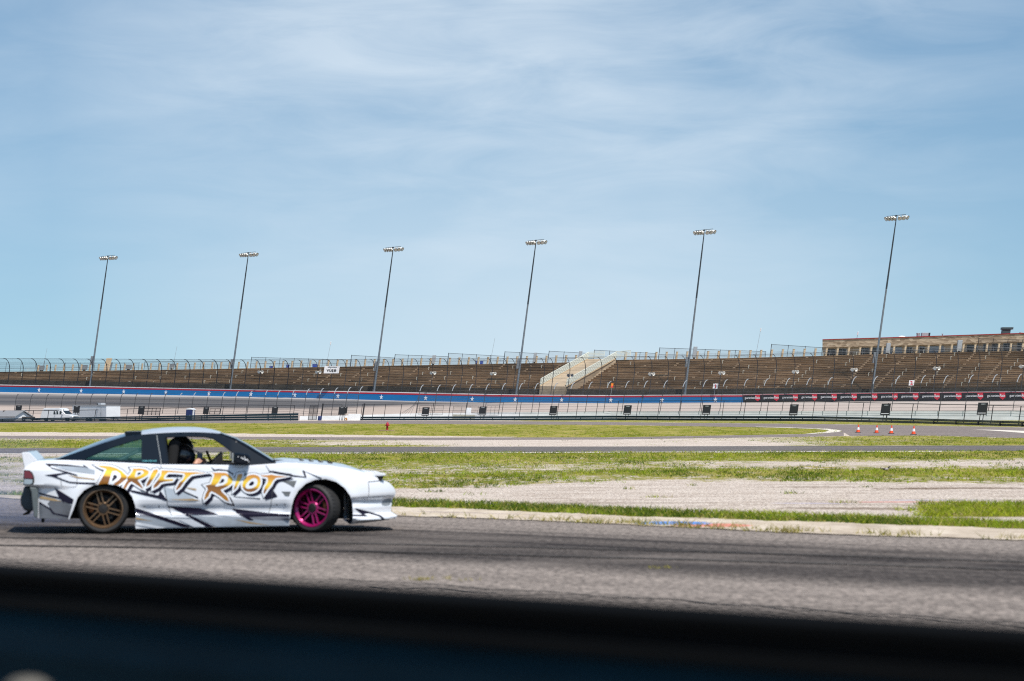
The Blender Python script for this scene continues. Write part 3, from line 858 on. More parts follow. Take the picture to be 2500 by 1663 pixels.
def ipost(U, Vt):
    """U,Vt: image of the tip"""
    d = interp(U, INNER_D)
    V0 = interp(U, IW_TOP) if U > 733 else 1010
    hpx = V0 - Vt; U0 = U - hpx * LEAN - 0.115 * hpx
    b_ = pt(U0, V0, d) + wnor(U0) * 0.15
    tip = pt(U, Vt, d + 1.2); h = tip.z - b_.z
    k = b_ + Vector((LEAN * h * 0.78, 0, h * 0.78))
    P = [b_, b_.lerp(k, 0.5), k]
    for i in range(1, 5):
        f_ = i / 4
        q = k.lerp(tip, f_); q.z += (tip.z - k.z) * 0.32 * math.sin(math.pi * f_) * 0.8; P.append(q)
    return P
TT = [(u, v) for u, v in tips]
for U, V in tips:
    P = ipost(U, V); mb = MB(); mb.tube(P[:3], 0.062, 6); po = under(mb.build("post", M_DARKSTEEL, smooth=True), inf)
    mb = MB(); mb.tube(P[2:], 0.075, 6); pt_ = mb.build("post_tip", M_STEEL if U > 440 else M_DARKSTEEL, smooth=True); pt_.parent = po
mb = MB()
for span in ([u for u in tips if u[0] < 900], [u for u in tips if u[0] > 1000]):
    PP = [ipost(*u) for u in span]
    for f_ in (0.0, .11, .22, .33, .44, .55, .66, .77, .88, 1.0):
        path = [P[0].lerp(P[2], f_) for P in PP]
        mb.tube(path, 0.02, 4)
    mb.tube([P[-1] for P in PP], 0.02, 4)
under(mb.build("cables", M_DARKSTEEL), inf)
mb = MB()
for span in ([u for u in tips if u[0] < 900], [u for u in tips if u[0] > 1000]):
    mb.grid([[P[0] - wnor(0)*0.05, P[2] - wnor(0)*0.05] for P in [ipost(*u) for u in span]])
under(mb.build("wire_mesh", screen_mat("inner_fence_mesh", (0.07,0.07,0.075), 0.08)), inf)
# the slack wires where the two runs of the fence end
mb = MB()
for k in range(5):
    a = pt(1002 - k*7, 1012, 455); c = pt(1026, 958 + k*6, 462)
    mb.tube([a, c], 0.025, 4)
under(mb.build("brace_wires", M_DARKSTEEL), inf)

# ---- guardrails: W-beams on posts
def wbeam(mb, path, zlo, h, nrm):
    prof = [(0,0),(0.07,0.10),(0.07,0.24),(0.0,0.40),(0.0,0.60),(0.07,0.76),(0.07,0.90),(0,1.0)]
    G = []
    for p, n in zip(path, nrm):
        G.append([p + Z*(zlo + q[1]*h) - n*q[0] for q in prof] + [p + Z*(zlo + q[1]*h) - n*(q[0]-0.03) for q in prof[::-1]])
    mb.grid(G, closed=True); mb.add(G[0], [tuple(range(16))]); mb.add(G[-1], [tuple(range(16))[::-1]])
def rail_at(U):
    V = RAIL_B(U); return gpt(U, V)
RAIL_H = [(-200,7.5),(0,8.8),(250,11.5),(500,14.5),(731,18.5),(732,9.0),(878,9.3),(1250,10.8),(1600,12.0),(2000,12.8),(2500,13.0),(2800,13.2)]
def rail_h(U):
    return float(np.interp(U, [q[0] for q in RAIL_H], [q[1] for q in RAIL_H])) / F * rail_at(U).y
def guardrail(U0, U1, beams, label):
    us = list(np.arange(U0, U1 + 0.1, 18))
    P = [rail_at(U) for U in us]; Hs = [rail_h(U) for U in us]
    N = []
    for i in range(len(P)):
        t_ = (P[min(i+1, len(P)-1)] - P[max(i-1, 0)]); t_.z = 0; t_.normalize(); n = Vector((-t_.y, t_.x, 0)); N.append(n if n.y > 0 else -n)
    g = empty("guardrail", P[len(P)//2], label, "guardrail", "guardrails across the far side of the infield")
    prof = [(0,0),(0.10,0.12),(0.10,0.26),(0.0,0.42),(0.0,0.58),(0.10,0.74),(0.10,0.88),(0,1.0)]
    for z0, z1 in beams:
        mb = MB(); G = []
        for p, n, h in zip(P, N, Hs):
            G.append([p + Z*(h*(z0 + (z1-z0)*q[1])) - n*q[0] for q in prof] + [p + Z*(h*(z0 + (z1-z0)*q[1])) - n*(q[0]-0.03) for q in prof[::-1]])
        mb.grid(G, closed=True); mb.add(G[0], [tuple(range(16))]); mb.add(G[-1], [tuple(range(16))[::-1]])
        under(mb.build("beam", M_RAIL), g)
    for i in range(0, len(P), 3):
        mb = MB(); mb.box(P[i] + N[i]*0.12 + Z*(Hs[i]*0.48), (0.14, 0.14, Hs[i]*0.96)); under(mb.build("post", M_BLACKSTEEL), g)
    return g
guardrail(-100, 731, [(0.70, 1.0), (0.36, 0.66), (0.02, 0.32)], "dark green steel guardrail run in front of the van and trailer")
guardrail(878, 2700, [(0.55, 1.0), (0.03, 0.47)], "long dark green steel guardrail curving in front of the concrete wall")

# ---- black perimeter fence just behind the guardrail
BF_TOP = [(-60,1003.5),(0,1003),(210,1001.5),(420,996),(500,993),(600,991.3),(720,990),(885,987),(981,986.6),(1019,985),(1100,984.4),(1250,982.5),(1500,979.2),(1700,978.6),(2000,980.5),(2100,983),(2300,987),(2500,991.5),(2650,995)]
def bf_d(U): return rail_at(U).y + 9
def bf_post(U, r=0.05):
    d = bf_d(U); top = pt(U, interp(U, BF_TOP), d); z0 = float(gz(d)); h = top.z - z0
    return Vector((top.x - LEAN*h, d, z0)), top
bfU = [8,44,82,119,155,194,234,264,312,350,392,430,470,510,545.6,603,657,719.6]
bfU2 = [885,913.6,942,981,1019,1059,1100,1140,1187,1229,1272.6,1318,1365,1411.6,1460,1510.6,1559,1611,1664,1716,1768,1821,1876.5,1934,1989,2048,2109,2170,2230,2295,2358.5,2425,2493,2560]
for grp, lab in ((bfU, "black post and rail fence behind the van and trailer"), (bfU2, "long black post and rail fence in front of the pale concrete wall")):
    bf = empty("perimeter_fence", bf_post(grp[len(grp)//2])[0], lab, "fence")
    for U in grp:
        a, c = bf_post(U); mb = MB(); mb.tube([a, c], 0.055, 6); under(mb.build("post", M_BLACKSTEEL), bf)
    mb = MB(); mb.tube([bf_post(U)[1] for U in grp], 0.045, 5); under(mb.build("top_rail", M_BLACKSTEEL), bf)
    mb = MB(); mb.grid([list(bf_post(U)) for U in grp]); under(mb.build("wire_mesh", screen_mat("perimeter_mesh", (0.06,0.055,0.055), 0.035)), bf)
# ================================================================== GRANDSTAND, LIGHTS AND EVERYTHING ON THE SKYLINE
ST_TOP = [(-200,909),(0,908),(250,905),(500,901.5),(750,897),(1000,892.5),(1250,888),(1400,885),(1500,879),(1750,875.5),(2000,869.5),(2250,862),(2500,857),(2700,852)]
NROW = 20; RISE = 0.42; RUN = 0.82
def st_pt(U, off, V=None):
    """plan point `off` metres behind the wall at wall column U"""
    return wplan(U) + wnor(U) * off
TOP_OFF = 6 + NROW * RUN
def st_ztop(U):
    p = st_pt(U, TOP_OFF); Us = 1250 + F * p.x / p.y
    return zat(interp(Us, ST_TOP), p.y)
UST = list(np.arange(-260, 2741, 40))

m, t, b, o = new_mat("weathered_bleachers")
uv = t.nodes.new("ShaderNodeUVMap"); uv.uv_map = "bench"
u_ = uv.outputs[0]
n1 = nnoise(t, u_, (0.10, 0.9, 1), 6, 0.75); n2 = nnoise(t, u_, (0.28, 3.2, 1), 5, 0.75, off=(7,3,0)); n3 = nnoise(t, u_, (0.03, 0.12, 1), 3, 0.6, off=(1,9,0))
f = nmath(t, 'ADD', nmath(t, 'MULTIPLY', n1, 0.55), nmath(t, 'MULTIPLY', n2, 0.45))
col = nramp(t, f, [(0.32,(0.085,0.056,0.034)),(0.43,(0.235,0.160,0.098)),(0.52,(0.37,0.26,0.162)),(0.60,(0.49,0.355,0.23)),(0.70,(0.66,0.51,0.35))])
col = nmix(t, nramp(t, n3, [(0.4,(0,0,0)),(0.65,(1,1,1))]), col, nmix(t, 0.45, col, (0.03,0.02,0.014)))
t.links.new(col, b.inputs["Base Color"]); b.inputs["Roughness"].default_value = 0.9; b.inputs["Specular IOR Level"].default_value = 0.1
M_SEAT = m
M_TAN = mat("tan_concrete", (0.56, 0.43, 0.28), 0.85, vary=0.2, scale=(0.6,0.6,0.6))
M_TANDK = mat("weathered_aisle_steps", (0.36, 0.26, 0.17), 0.9, vary=0.3)
M_RAMP = mat("cream_concrete_ramp", (0.40, 0.315, 0.22), 0.9, vary=0.25, scale=(0.25,0.25,0.25))
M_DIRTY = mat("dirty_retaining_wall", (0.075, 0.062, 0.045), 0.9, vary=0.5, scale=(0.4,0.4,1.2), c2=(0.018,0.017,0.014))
M_WRAIL = mat("white_rail_paint", (0.66, 0.68, 0.60), 0.5, vary=0.05)
M_CONCOURSE = mat("concourse_concrete", (0.42, 0.36, 0.28), 0.9, vary=0.15)

gs = empty("grandstand", st_pt(1250, 10) + Z*wtop(1250), "long brown weathered bleacher grandstand curving behind the blue wall", "grandstand")
mb = MB(); G = []; UVc = []
arc = 0.0; prev = None
for U in UST:
    zt = st_ztop(U); r_ = []; c_ = []
    p0 = st_pt(U, TOP_OFF)
    if prev is not None: arc += (p0 - prev).length
    prev = p0
    for k in range(NROW):
        off = 6 + k * RUN; z = zt - (NROW - k) * RISE
        # riser, bench nosing, tread
        r_ += [st_pt(U, off) + Z*z, st_pt(U, off) + Z*(z + RISE*0.72), st_pt(U, off - 0.10) + Z*(z + RISE*0.74), st_pt(U, off - 0.10) + Z*(z + RISE), st_pt(U, off + 0.34) + Z*(z + RISE)]
        c_ += [(arc, k*2.0), (arc, k*2.0+.3), (arc, k*2.0+.7), (arc, k*2.0+.9), (arc, k*2.0+1.5)]
    G.append(r_); UVc.append(c_)
mb.grid(G)
so = mb.build("bleacher_rows", M_SEAT)
ul = so.data.uv_layers.new(name="bench"); nc = len(G[0])
for l in so.data.loops:
    i, k = divmod(l.vertex_index, nc); ul.data[l.index].uv = UVc[i][k]
under(so, gs)
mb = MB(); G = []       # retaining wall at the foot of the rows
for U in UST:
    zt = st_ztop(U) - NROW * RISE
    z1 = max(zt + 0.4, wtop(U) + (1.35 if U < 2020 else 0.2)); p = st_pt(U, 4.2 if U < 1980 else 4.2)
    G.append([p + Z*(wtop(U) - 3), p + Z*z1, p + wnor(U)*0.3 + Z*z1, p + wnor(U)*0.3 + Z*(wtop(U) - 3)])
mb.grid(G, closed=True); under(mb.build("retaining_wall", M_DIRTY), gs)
mb = MB(); G = []       # concourse floor
for U in UST:
    zt = st_ztop(U); G.append([st_pt(U, TOP_OFF - 0.5) + Z*(zt + 0.004), st_pt(U, TOP_OFF + 10) + Z*(zt - 0.1), st_pt(U, TOP_OFF + 10) + Z*(zt - 9), st_pt(U, 4.5) + Z*(wtop(U) - 3)])
mb.grid(G); under(mb.build("concourse", M_CONCOURSE), gs)

# aisles: pale steps and white handrail posts alternate along the stand
def wall_U_of(Us, off):
    """wall column whose point `off` behind the wall is seen at column Us"""
    U = Us
    for _ in range(12):
        p = st_pt(U, off); U += Us - (1250 + F * p.x / p.y)
    return U
seat_k = 0
Uw = -200.0
while Uw < 2690:
    mb = MB(); t_ = wtan(Uw); zt = st_ztop(Uw); M_ = Matrix.Rotation(math.atan2(t_.y, t_.x), 4, 'Z')
    if seat_k % 2 == 0:
        for k in range(1, NROW):
            off = 6 + k * RUN; z = zt - (NROW - k) * RISE
            if k % 1 == 0 and random.random() < (0.72 if Uw > 2000 else 0.3):
                mb.box(st_pt(Uw, off - 0.22) + Vector((LEAN*(z - zt), 0, z + RISE*0.36)), (0.5, 0.3, RISE*0.5), M=M_)
        nm, mm = "aisle_steps", M_TANDK
    else:
        for k in range(1, NROW, 2 if Uw > 1900 else 3):
            if random.random() < 0.35: continue
            off = 6 + k * RUN; z = zt - (NROW - k) * RISE
            mb.box(st_pt(Uw, off) + Vector((LEAN*(z - zt), 0, z + RISE + 0.3)), (0.06, 0.06, 0.75), M=M_)
            mb.box(st_pt(Uw, off + 0.35) + Vector((LEAN*(z - zt), 0, z + RISE + 0.66)), (0.05, 0.7, 0.05), M=M_)
        nm, mm = "aisle_handrail", M_WRAIL
    if mb.v: under(mb.build(nm, mm), gs)
    seat_k += 1
    Uw += 4.0 / (wplan(Uw + 1) - wplan(Uw)).length

# ---- concrete stair ramp with white railings
rp = empty("stair_ramp", pt(1350, 950, 560), "cream concrete ramp with white railings climbing through the brown bleachers", "ramp")
def rpt(U, V, off):
    d = 0.0
    # point on the bearing U at a plane `off` behind the wall
    Uw_ = wall_U_of(U, off); p = st_pt(Uw_, off); return Vector((p.x, p.y, zat(V, p.y)))
A0, A1 = rpt(1318, 942.5, 3.6), rpt(1435, 877, 20.5)      # left edge low / high
B0, B1 = rpt(1382, 944.0, 3.6), rpt(1503, 876, 20.5)      # right edge
A00, B00 = rpt(1316, 964.5, 3.55), rpt(1376, 965, 3.55)
mb = MB()
def lift(p, dz): return p + Z*dz
mb.add([A00, B00, B0, A0, A1, B1, lift(A00,-1)+wnor(1350)*1.2, lift(B00,-1)+wnor(1350)*1.2, lift(A1,-1.3), lift(B1,-1.3)], [(0,1,2,3),(3,2,5,4),(0,3,4,8,6),(1,7,9,5,2),(4,5,9,8),(0,6,7,1),(6,8,9,7)])
under(mb.build("ramp_slab", M_RAMP), rp)
A2, B2 = rpt(1474, 876, 21.0), rpt(1538, 873, 21.0)
for a, c, e in ((A0, A1, A2), (B0, B1, B2)):
    mb = MB()
    mb.bar(a + Z*0.05, c + Z*0.05, 0.22, 0.25); under(mb.build("ramp_kerb", M_TAN), rp)
    mb = MB()
    for h in (0.35, 0.68, 1.01, 1.34, 1.67):
        s = Vector((LEAN*h, 0, 0))
        mb.bar(a + Z*h + s, c + Z*h + s, 0.19); mb.bar(c + Z*h + s, e + Z*h + s, 0.16)
    for i in range(8):
        q = a.lerp(c, i/7); mb.bar(q, q + Vector((LEAN*1.7, 0, 1.7)), 0.08)
    for i in range(1, 4):
        q = c.lerp(e, i/3); mb.bar(q, q + Vector((LEAN*1.7, 0, 1.7)), 0.1)
    under(mb.build("railing", M_WRAIL), rp)

# ---- tan columns along the rim
mb = MB()
mb.lathe([(0.25,0),(0.25,1.72),(0.30,1.74),(0.30,1.84),(0.0,1.84)], 10); mb.lean()
col0 = mb.build("concrete_column", M_TAN, smooth=True)
first = True
U = 92.0
while U < 2560:
    Uw_ = wall_U_of(U, TOP_OFF + 0.5)
    if not (1434 < U < 1512) :
        o_ = col0 if first else col0.copy()
        if not first: COL.objects.link(o_)
        first = False
        o_.location = st_pt(Uw_, TOP_OFF + 0.5) + Z * (st_ztop(Uw_) - 0.05)
        tag(o_, "short round tan concrete column in the row along the rim of the brown bleachers", "bollard", "tan columns along the rim of the grandstand")
    U += float(np.interp(U, [90, 600, 1000, 1500, 2000, 2500], [21, 21.6, 23, 24.5, 27, 29.5]))

def rim(U, off=1.0, dz=0.0):
    Uw_ = wall_U_of(U, TOP_OFF + off); return st_pt(Uw_, TOP_OFF + off) + Z * (st_ztop(Uw_) + dz)

# ---- stepped chain link fence runs behind the columns
M_LINK = screen_mat("rim_fence_mesh", (0.05, 0.055, 0.07), 0.16)
runs = [(-20, 340, 886, 886.5, "low chain-link fence run on the rim above the shed and van"),
 (354, 560, 883.5, 882, "chain-link fence run on the rim just left of the second light pole"),
 (614.5, 858, 872.5, 879, "dark chain-link fence run on the rim ending above the white board sign"),
 (858.5, 963, 867.5, 874, "raised chain-link fence run crossed by the third light pole"),
 (965, 1095, 866, 871, "dark chain-link fence run first to the right of the third light pole"),
 (1095.5, 1232, 862.5, 870, "dark chain-link fence run just left of the fourth light pole"),
 (1233, 1340, 859, 864.7, "raised chain-link fence run crossed by the fourth light pole"),
 (1341, 1451, 857.5, 863.5, "raised chain-link fence run above the left railing of the ramp"),
 (1452, 1600, 855, 863, "chain-link fence run beginning above the head of the ramp"),
 (1611, 1870, 849.5, 858.5, "long chain-link fence run crossed by the fifth light pole"),
 (1884, 2008, 841, 849, "tall dark chain-link fence run just left of the tan stone building"),
 (2390, 2640, 826.5, 835, "dark chain-link fence run in front of the right end of the stone building")]
for U0, U1, V0, V1, lab in runs:
    off = 6.5 if U0 < 2300 else 2.5
    a0, a1 = rim(U0, off), rim(U1, off)
    g = empty("chain_link_fence", a0, lab, "fence", "chain-link fence runs along the rim of the grandstand")
    tall = (U1 - U0) / 36.0; npost = max(3, int(round(tall)) + 1)
    tops = []
    bots = []
    for i in range(npost):
        U = U0 + (U1 - U0) * i / (npost - 1); q = rim(U, off); zt = zat(V0 + (V1 - V0) * i / (npost - 1), q.y); h = zt - q.z
        top = Vector((q.x + LEAN*0, q.y, zt)); bot = Vector((q.x - LEAN*h, q.y, q.z)); tops.append(top); bots.append(bot)
        mb = MB(); mb.tube([bot, top + Z*0.12], 0.075 if i == 0 else 0.055, 5); under(mb.build("post", M_BLACKSTEEL if U > 600 else M_DARKSTEEL), g)
    mb = MB(); mb.tube(tops, 0.045, 4); mb.tube([a.lerp(c, 0.45) for a, c in zip(bots, tops)], 0.03, 4); under(mb.build("rails", M_BLACKSTEEL if U0 > 600 else M_DARKSTEEL), g)
    mb = MB(); mb.grid([[a, c] for a, c in zip(bots, tops)]); under(mb.build("wire_mesh", M_LINK), g)

# handrails in front of the columns
hr = empty("rim_handrail", rim(1250, 0.1), "thin steel handrail running along the front of the tan columns", "handrail")
for U0, U1 in ((60, 1434), (1545, 2560)):
    mb = MB(); us = np.arange(U0, U1, 40)
    for h in (0.5, 0.85, 1.2): mb.tube([rim(U, 0.1, h) + Vector((LEAN*h,0,0)) for U in us], 0.022, 4)
    for U in us: q = rim(U, 0.1); mb.tube([q, q + Vector((LEAN*1.2, 0, 1.2))], 0.025, 4)
    under(mb.build("rails", M_STEEL), hr)

# ---- floodlight masts
M_LAMP = mat("white_lamp_housing", (0.78, 0.77, 0.72), 0.4, vary=0.08, c2=(0.66,0.64,0.58))
M_LENS = mat("dark_lamp_rim", (0.02, 0.02, 0.022), 0.3, vary=0.1)
M_POLE = mat("weathered_steel_pole", (0.20, 0.235, 0.27), 0.45, metal=0.4, vary=0.2, scale=(1,1,0.4))
M_POLEDK = mat("dark_steel_pole", (0.035, 0.045, 0.055), 0.5, metal=0.2, vary=0.15)
M_BOX = mat("grey_cabinet", (0.16, 0.18, 0.20), 0.6, vary=0.1)
poles = [((219.6,933),(263.5,629),"first floodlight mast from the left, shortest, above the white trailer"),
 ((561,944),(606.3,621),"second floodlight mast from the left, rising left of the white board sign"),
 ((912,954),(959.8,608),"third floodlight mast from the left, rising right of the white board sign"),
 ((1259,960),(1308.5,591),"fourth floodlight mast from the left, just left of the concrete ramp"),
 ((1671,960),(1719.5,566),"fifth floodlight mast from the left, between the ramp and the stone building"),
 ((2127,955),(2188.5,531),"rightmost and tallest floodlight mast, in front of the tan stone building")]
for (Ub, Vb), (Ut, Vt), lab in poles:
    Uw_ = wall_U_of(Ub, 2.6); p = st_pt(Uw_, 2.6); d = p.y
    base = Vector((p.x, d, zat(Vb, d) - 1.2)); top = pt(Ut, Vt, d); H = top.z - base.z
    g = empty("floodlight_mast", base, lab, "light pole", "floodlight masts along the grandstand")
    k = (top.x - base.x) / H
    mb = MB(); mb.lathe([(0.33,0),(0.31,1.4),(0.26,1.4),(0.185,H*0.60),(0.205,H*0.60+0.05)], 12); mb.lean(k); mb.build("lower_shaft", M_POLE, g, smooth=True)
    mb = MB(); mb.lathe([(0.20,H*0.60+0.05),(0.155,H*0.84),(0.17,H*0.84+0.1),(0.10,H)], 10); mb.lean(k); mb.build("upper_shaft", M_POLEDK, g, smooth=True)
    mb = MB(); zc = H*0.155 + (2.4 if Ub > 1100 else 1.6); mb.box((-0.52, -0.15, zc), (0.55, 0.5, 2.3)); mb.lean(k); mb.build("control_cabinet", M_BOX, g, bevel=0.03)
    T = wtan(Ub); bt = Vector((k*H, 0, H)); W_ = 5.0
    mb = MB(); a, c = bt - T*W_*0.46 + Z*0.42, bt + T*W_*0.44 + Z*0.42
    a.z -= 0.12; c.z += 0.14
    mb.bar(a, c, 0.09); mb.box(bt + Z*0.36, (0.36, 0.3, 0.32)); mb.build("crossbar", M_POLEDK, g)
    for i, (f_, az, tilt) in enumerate(((-0.66,-62,28),(-0.44,-58,34),(-0.22,-50,40),(0.0,-40,46),(0.30,8,38),(0.66,20,34),(0.98,52,26))):
        f2 = (f_ - 0.13) * 0.5 if f_ < 0.1 else f_ * 0.44
        c_ = bt + T * (W_ * f2 * 1.12) + Z*(-0.10 + 0.06*f_)
        dirv = Vector((math.sin(R(az)), -math.cos(R(az)) * 0.75, -math.tan(R(tilt)))).normalized()
        Mx = Matrix.Translation(c_) @ dirv.to_track_quat('Z', 'Y').to_matrix().to_4x4()
        mb = MB(); mb.lathe([(0.0,-0.62),(0.14,-0.60),(0.22,-0.30),(0.47,0.20),(0.49,0.30),(0.40,0.30),(0.18,-0.05),(0.0,-0.1)], 12, Mx)
        lh = mb.build("lamp_head", M_LAMP, g, smooth=True)
        mb = MB(); mb.lathe([(0.505,0.22),(0.515,0.33),(0.47,0.335)], 12, Mx, cap=False); mb.bar(c_ - dirv*0.4, bt + T*(W_*f2*1.0) + Z*0.40, 0.07); mb.build("lamp_bracket", M_LENS, lh)

# ---- tan stone building on the right with its roof plant
m, t, b, o = new_mat("tan_stone_cladding")
v = ncoord(t)
vo = t.nodes.new("ShaderNodeTexVoronoi"); vo.inputs["Scale"].default_value = 1.0
sc_ = t.nodes.new("ShaderNodeVectorMath"); sc_.operation = 'MULTIPLY'; sc_.inputs[1].default_value = (0.9, 0.9, 2.2); t.links.new(v, sc_.inputs[0]); t.links.new(sc_.outputs[0], vo.inputs["Vector"])
gr = t.nodes.new("ShaderNodeSeparateColor"); t.links.new(vo.outputs["Color"], gr.inputs[0])
col = nramp(t, gr.outputs[0], [(0.0,(0.20,0.135,0.085)),(0.35,(0.33,0.235,0.155)),(0.7,(0.46,0.345,0.235)),(1.0,(0.58,0.46,0.33))])
col = nmix(t, nmath(t, 'MULTIPLY', nnoise(t, v, (0.3,0.3,0.8), 4, 0.6), 0.5), col, (0.46,0.36,0.25))
t.links.new(col, b.inputs["Base Color"]); b.inputs["Roughness"].default_value = 0.9
nbump(t, b, vo.outputs["Distance"], 0.6, 0.08)
M_STONE = m
M_ROOFRED = mat("red_roof_trim", (0.34, 0.015, 0.015), 0.5, vary=0.1)
M_PLASTER = mat("tan_wall_plaster", (0.44, 0.35, 0.25), 0.85, vary=0.15)
M_DARKGLASS = mat("dark_window_opening", (0.012, 0.014, 0.018), 0.15, vary=0.1)
M_GLASS = mat("pale_shuttered_glass", (0.20, 0.24, 0.29), 0.15, vary=0.15)
BOFF = TOP_OFF + 11
bp0 = rim(2008, 11); 
def bpt(U, V, inset=0.0):
    Uw_ = wall_U_of(U, BOFF + inset); p = st_pt(Uw_, BOFF + inset); return Vector((p.x, p.y, zat(V, p.y)))
bd_ = empty("stone_building", bpt(2250, 868), "long tan stone building with red roof edge above the right bleachers", "building")
RF = [(2008,829.5),(2250,822),(2500,813.8),(2750,806)]; MD = [(2008,848.5),(2250,842.5),(2500,834),(2750,826)]
bu = [2008 + i*(2760-2008)/14 for i in range(15)]
def brun(Vlo, Vhi, in0, thick):
    G = []
    for U in bu:
        lo, hi = bpt(U, Vlo(U), in0), bpt(U, Vhi(U), in0); Uw_ = wall_U_of(U, BOFF + in0); n = wnor(Uw_) * thick
        G.append([lo, hi, hi + n, lo + n])
    mb = MB(); mb.grid(G, closed=True); mb.add(G[0], [(0,1,2,3)]); mb.add(G[-1], [(3,2,1,0)]); return mb
under(brun(lambda U: interp(U, MD), lambda U: interp(U, RF) + 0.9, 0, 18).build("upper_wall", M_STONE), bd_)
under(brun(lambda U: interp(U, RF) + 0.9, lambda U: interp(U, RF) - 1.0, -0.12, 18.3).build("roof_trim", M_ROOFRED), bd_)
under(brun(lambda U: interp(U, ST_TOP) + 4, lambda U: interp(U, MD), 1.2, 15).build("lower_wall", M_PLASTER), bd_)
zU = lambda a: 2000 + a * 0.21213
for a, c, top, kind_ in ((90,185,8,0),(222,312,8,0),(340,385,8,2),(475,575,7,0),(606,716,7,0),(742,782,9,1),(800,846,8,1),(878,952,7,1),(1003,1072,8,0),(1155,1216,7,0),(1268,1380,7,1),(1400,1432,7,1),(1546,1606,9,1),(1700,1822,7,0),(1890,1950,6,0),(1990,2082,6,0),(2120,2222,6,0),(2280,2360,6,0),(2400,2500,6,0)):
    U0, U1 = zU(a), zU(c)
    V0 = interp(U0, MD) + top * 0.45 + 0.6; V1 = interp(U0, ST_TOP) + 2
    q0, q1 = bpt(U0, V1, 1.14), bpt(U1, V1, 1.14); r0, r1 = bpt(U0, V0, 1.14), bpt(U1, V0, 1.14)
    n = wnor(2250) * 0.3
    mb = MB(); mb.add([q0,q1,r1,r0,q0+n,q1+n,r1+n,r0+n], [(0,1,2,3),(4,7,6,5),(0,4,5,1),(1,5,6,2),(2,6,7,3),(3,7,4,0)])
    w = under(mb.build("window", (M_DARKGLASS, M_GLASS, M_STONE)[kind_]), bd_)
    if kind_ != 2:
        mb = MB(); e = -wnor(2250)*0.05
        mb.bar((q0+r0)/2*1.0 + (r0-q0)*-0.5 + e, r0 + e, 0.09); mb.bar(q1 + e, r1 + e, 0.09); mb.bar(r0 + e, r1 + e, 0.09)
        mb.bar((q0+q1)/2 + e, (r0+r1)/2 + e, 0.06)
        fr = mb.build("frame", M_STEEL, w)
        fr.matrix_parent_inverse = Matrix.Identity(4); 
M_AC = mat("grey_rooftop_metal", (0.34, 0.36, 0.38), 0.5, metal=0.2, vary=0.12)
M_ACD = mat("dark_green_rooftop_metal", (0.035, 0.06, 0.065), 0.5, vary=0.15)
def roof_at(U): q = bpt(U, interp(U, RF) - 0.7, 5); return q
q = roof_at(2257); g = empty("rooftop_cooler", q, "grey box cooling unit with dark fan end on the red edged roof", "air conditioner")
mb = MB(); mb.box((0,0,0.35), (1.5,1.5,0.9)); mb.lean(); mb.build("housing", M_AC, g, bevel=0.03)
mb = MB(); mb.box((0.85+0.05,0,0.35), (0.5,1.45,0.86)); mb.lean(); mb.build("fan_end", M_DARKGLASS, g)
q = roof_at(2242); mb = MB(); mb.lathe([(0.42,-0.2),(0.42,0.65),(0.5,0.68),(0.45,0.8),(0,0.85)], 14); o_ = mb.build("roof_vent", M_AC, smooth=True); o_.location = q; tag(o_, "short round grey roof vent beside the box cooling unit", "vent")
q = roof_at(2202); mb = MB(); mb.lathe([(0.9,-0.2),(0.9,0.02),(0.6,0.2),(0,0.3)], 16); o_ = mb.build("roof_dome", M_WHITE, smooth=True); o_.location = q; tag(o_, "low white dome skylight lying on the red edged roof", "skylight")
q = roof_at(2301); mb = MB(); mb.lathe([(0.1,-0.2),(0.1,0.3),(0.22,0.3),(0.2,0.45),(0,0.48)], 10); o_ = mb.build("roof_vent", M_AC, smooth=True); o_.location = q; tag(o_, "tiny round roof vent right of the box cooling unit", "vent")
q = roof_at(2455); g = empty("exhaust_hood", q, "dark green stepped exhaust hood, tallest thing on the stone building roof", "roof hood")
mb = MB(); mb.box((0,0,0.4), (1.8,1.6,1.1)); mb.lean(); mb.build("base", M_ACD, g, bevel=0.02)
mb = MB(); mb.box((0.15,0,1.15), (2.5,2.0,0.5)); mb.lean(); mb.build("cap", M_ACD, g, bevel=0.03)
q = roof_at(2493); mb = MB(); mb.lathe([(0.45,-0.2),(0.4,0.15),(0,0.32)], 12); o_ = mb.build("roof_vent", M_AC, smooth=True); o_.location = q; tag(o_, "low grey roof vent at the far right end of the roof", "vent")

# ---- thin whip aerials on the rim, some with a white tip
for U, V0, V1, tip, lab in ((104,886,850,0,"leftmost thin whip aerial, rising above the shed at the left"),(421,893,845,0,"thin whip aerial left of the second floodlight mast"),(796,892,836,1,"white tipped aerial standing above the white board sign"),
    (1196,880,825,0,"long thin whip aerial left of the fourth floodlight mast"),(1844,868,803,1,"white tipped aerial midway between the fifth and sixth masts"),(2092,826.5,812,1,"short white tipped aerial on the roof of the stone building")):
    q = rim(U, 3) if U < 2000 else roof_at(U); h = zat(V1, q.y) - q.z; hb = zat(V0, q.y) - q.z
    g = empty("whip_aerial", q, lab, "aerial", "whip aerials on the skyline")
    mb = MB(); mb.tube([(0,0,-0.05),(0,0,h)], [0.05,0.03], 5); mb.lean(0.19); mb.build("rod", M_STEEL if U < 2000 else M_DARKSTEEL, g)
    if U < 2000: mb = MB(); mb.tube([(0,0,-0.05),(0,0,hb+0.6)], [0.14,0.10], 6); mb.lean(0.19); mb.build("mount", M_BOX, g)
    if tip: mb = MB(); mb.lathe([(0.10,h-0.6),(0.13,h-0.55),(0.13,h+0.1),(0,h+0.25)], 8); mb.lean(0.19); mb.build("tip", M_WHITE, g)

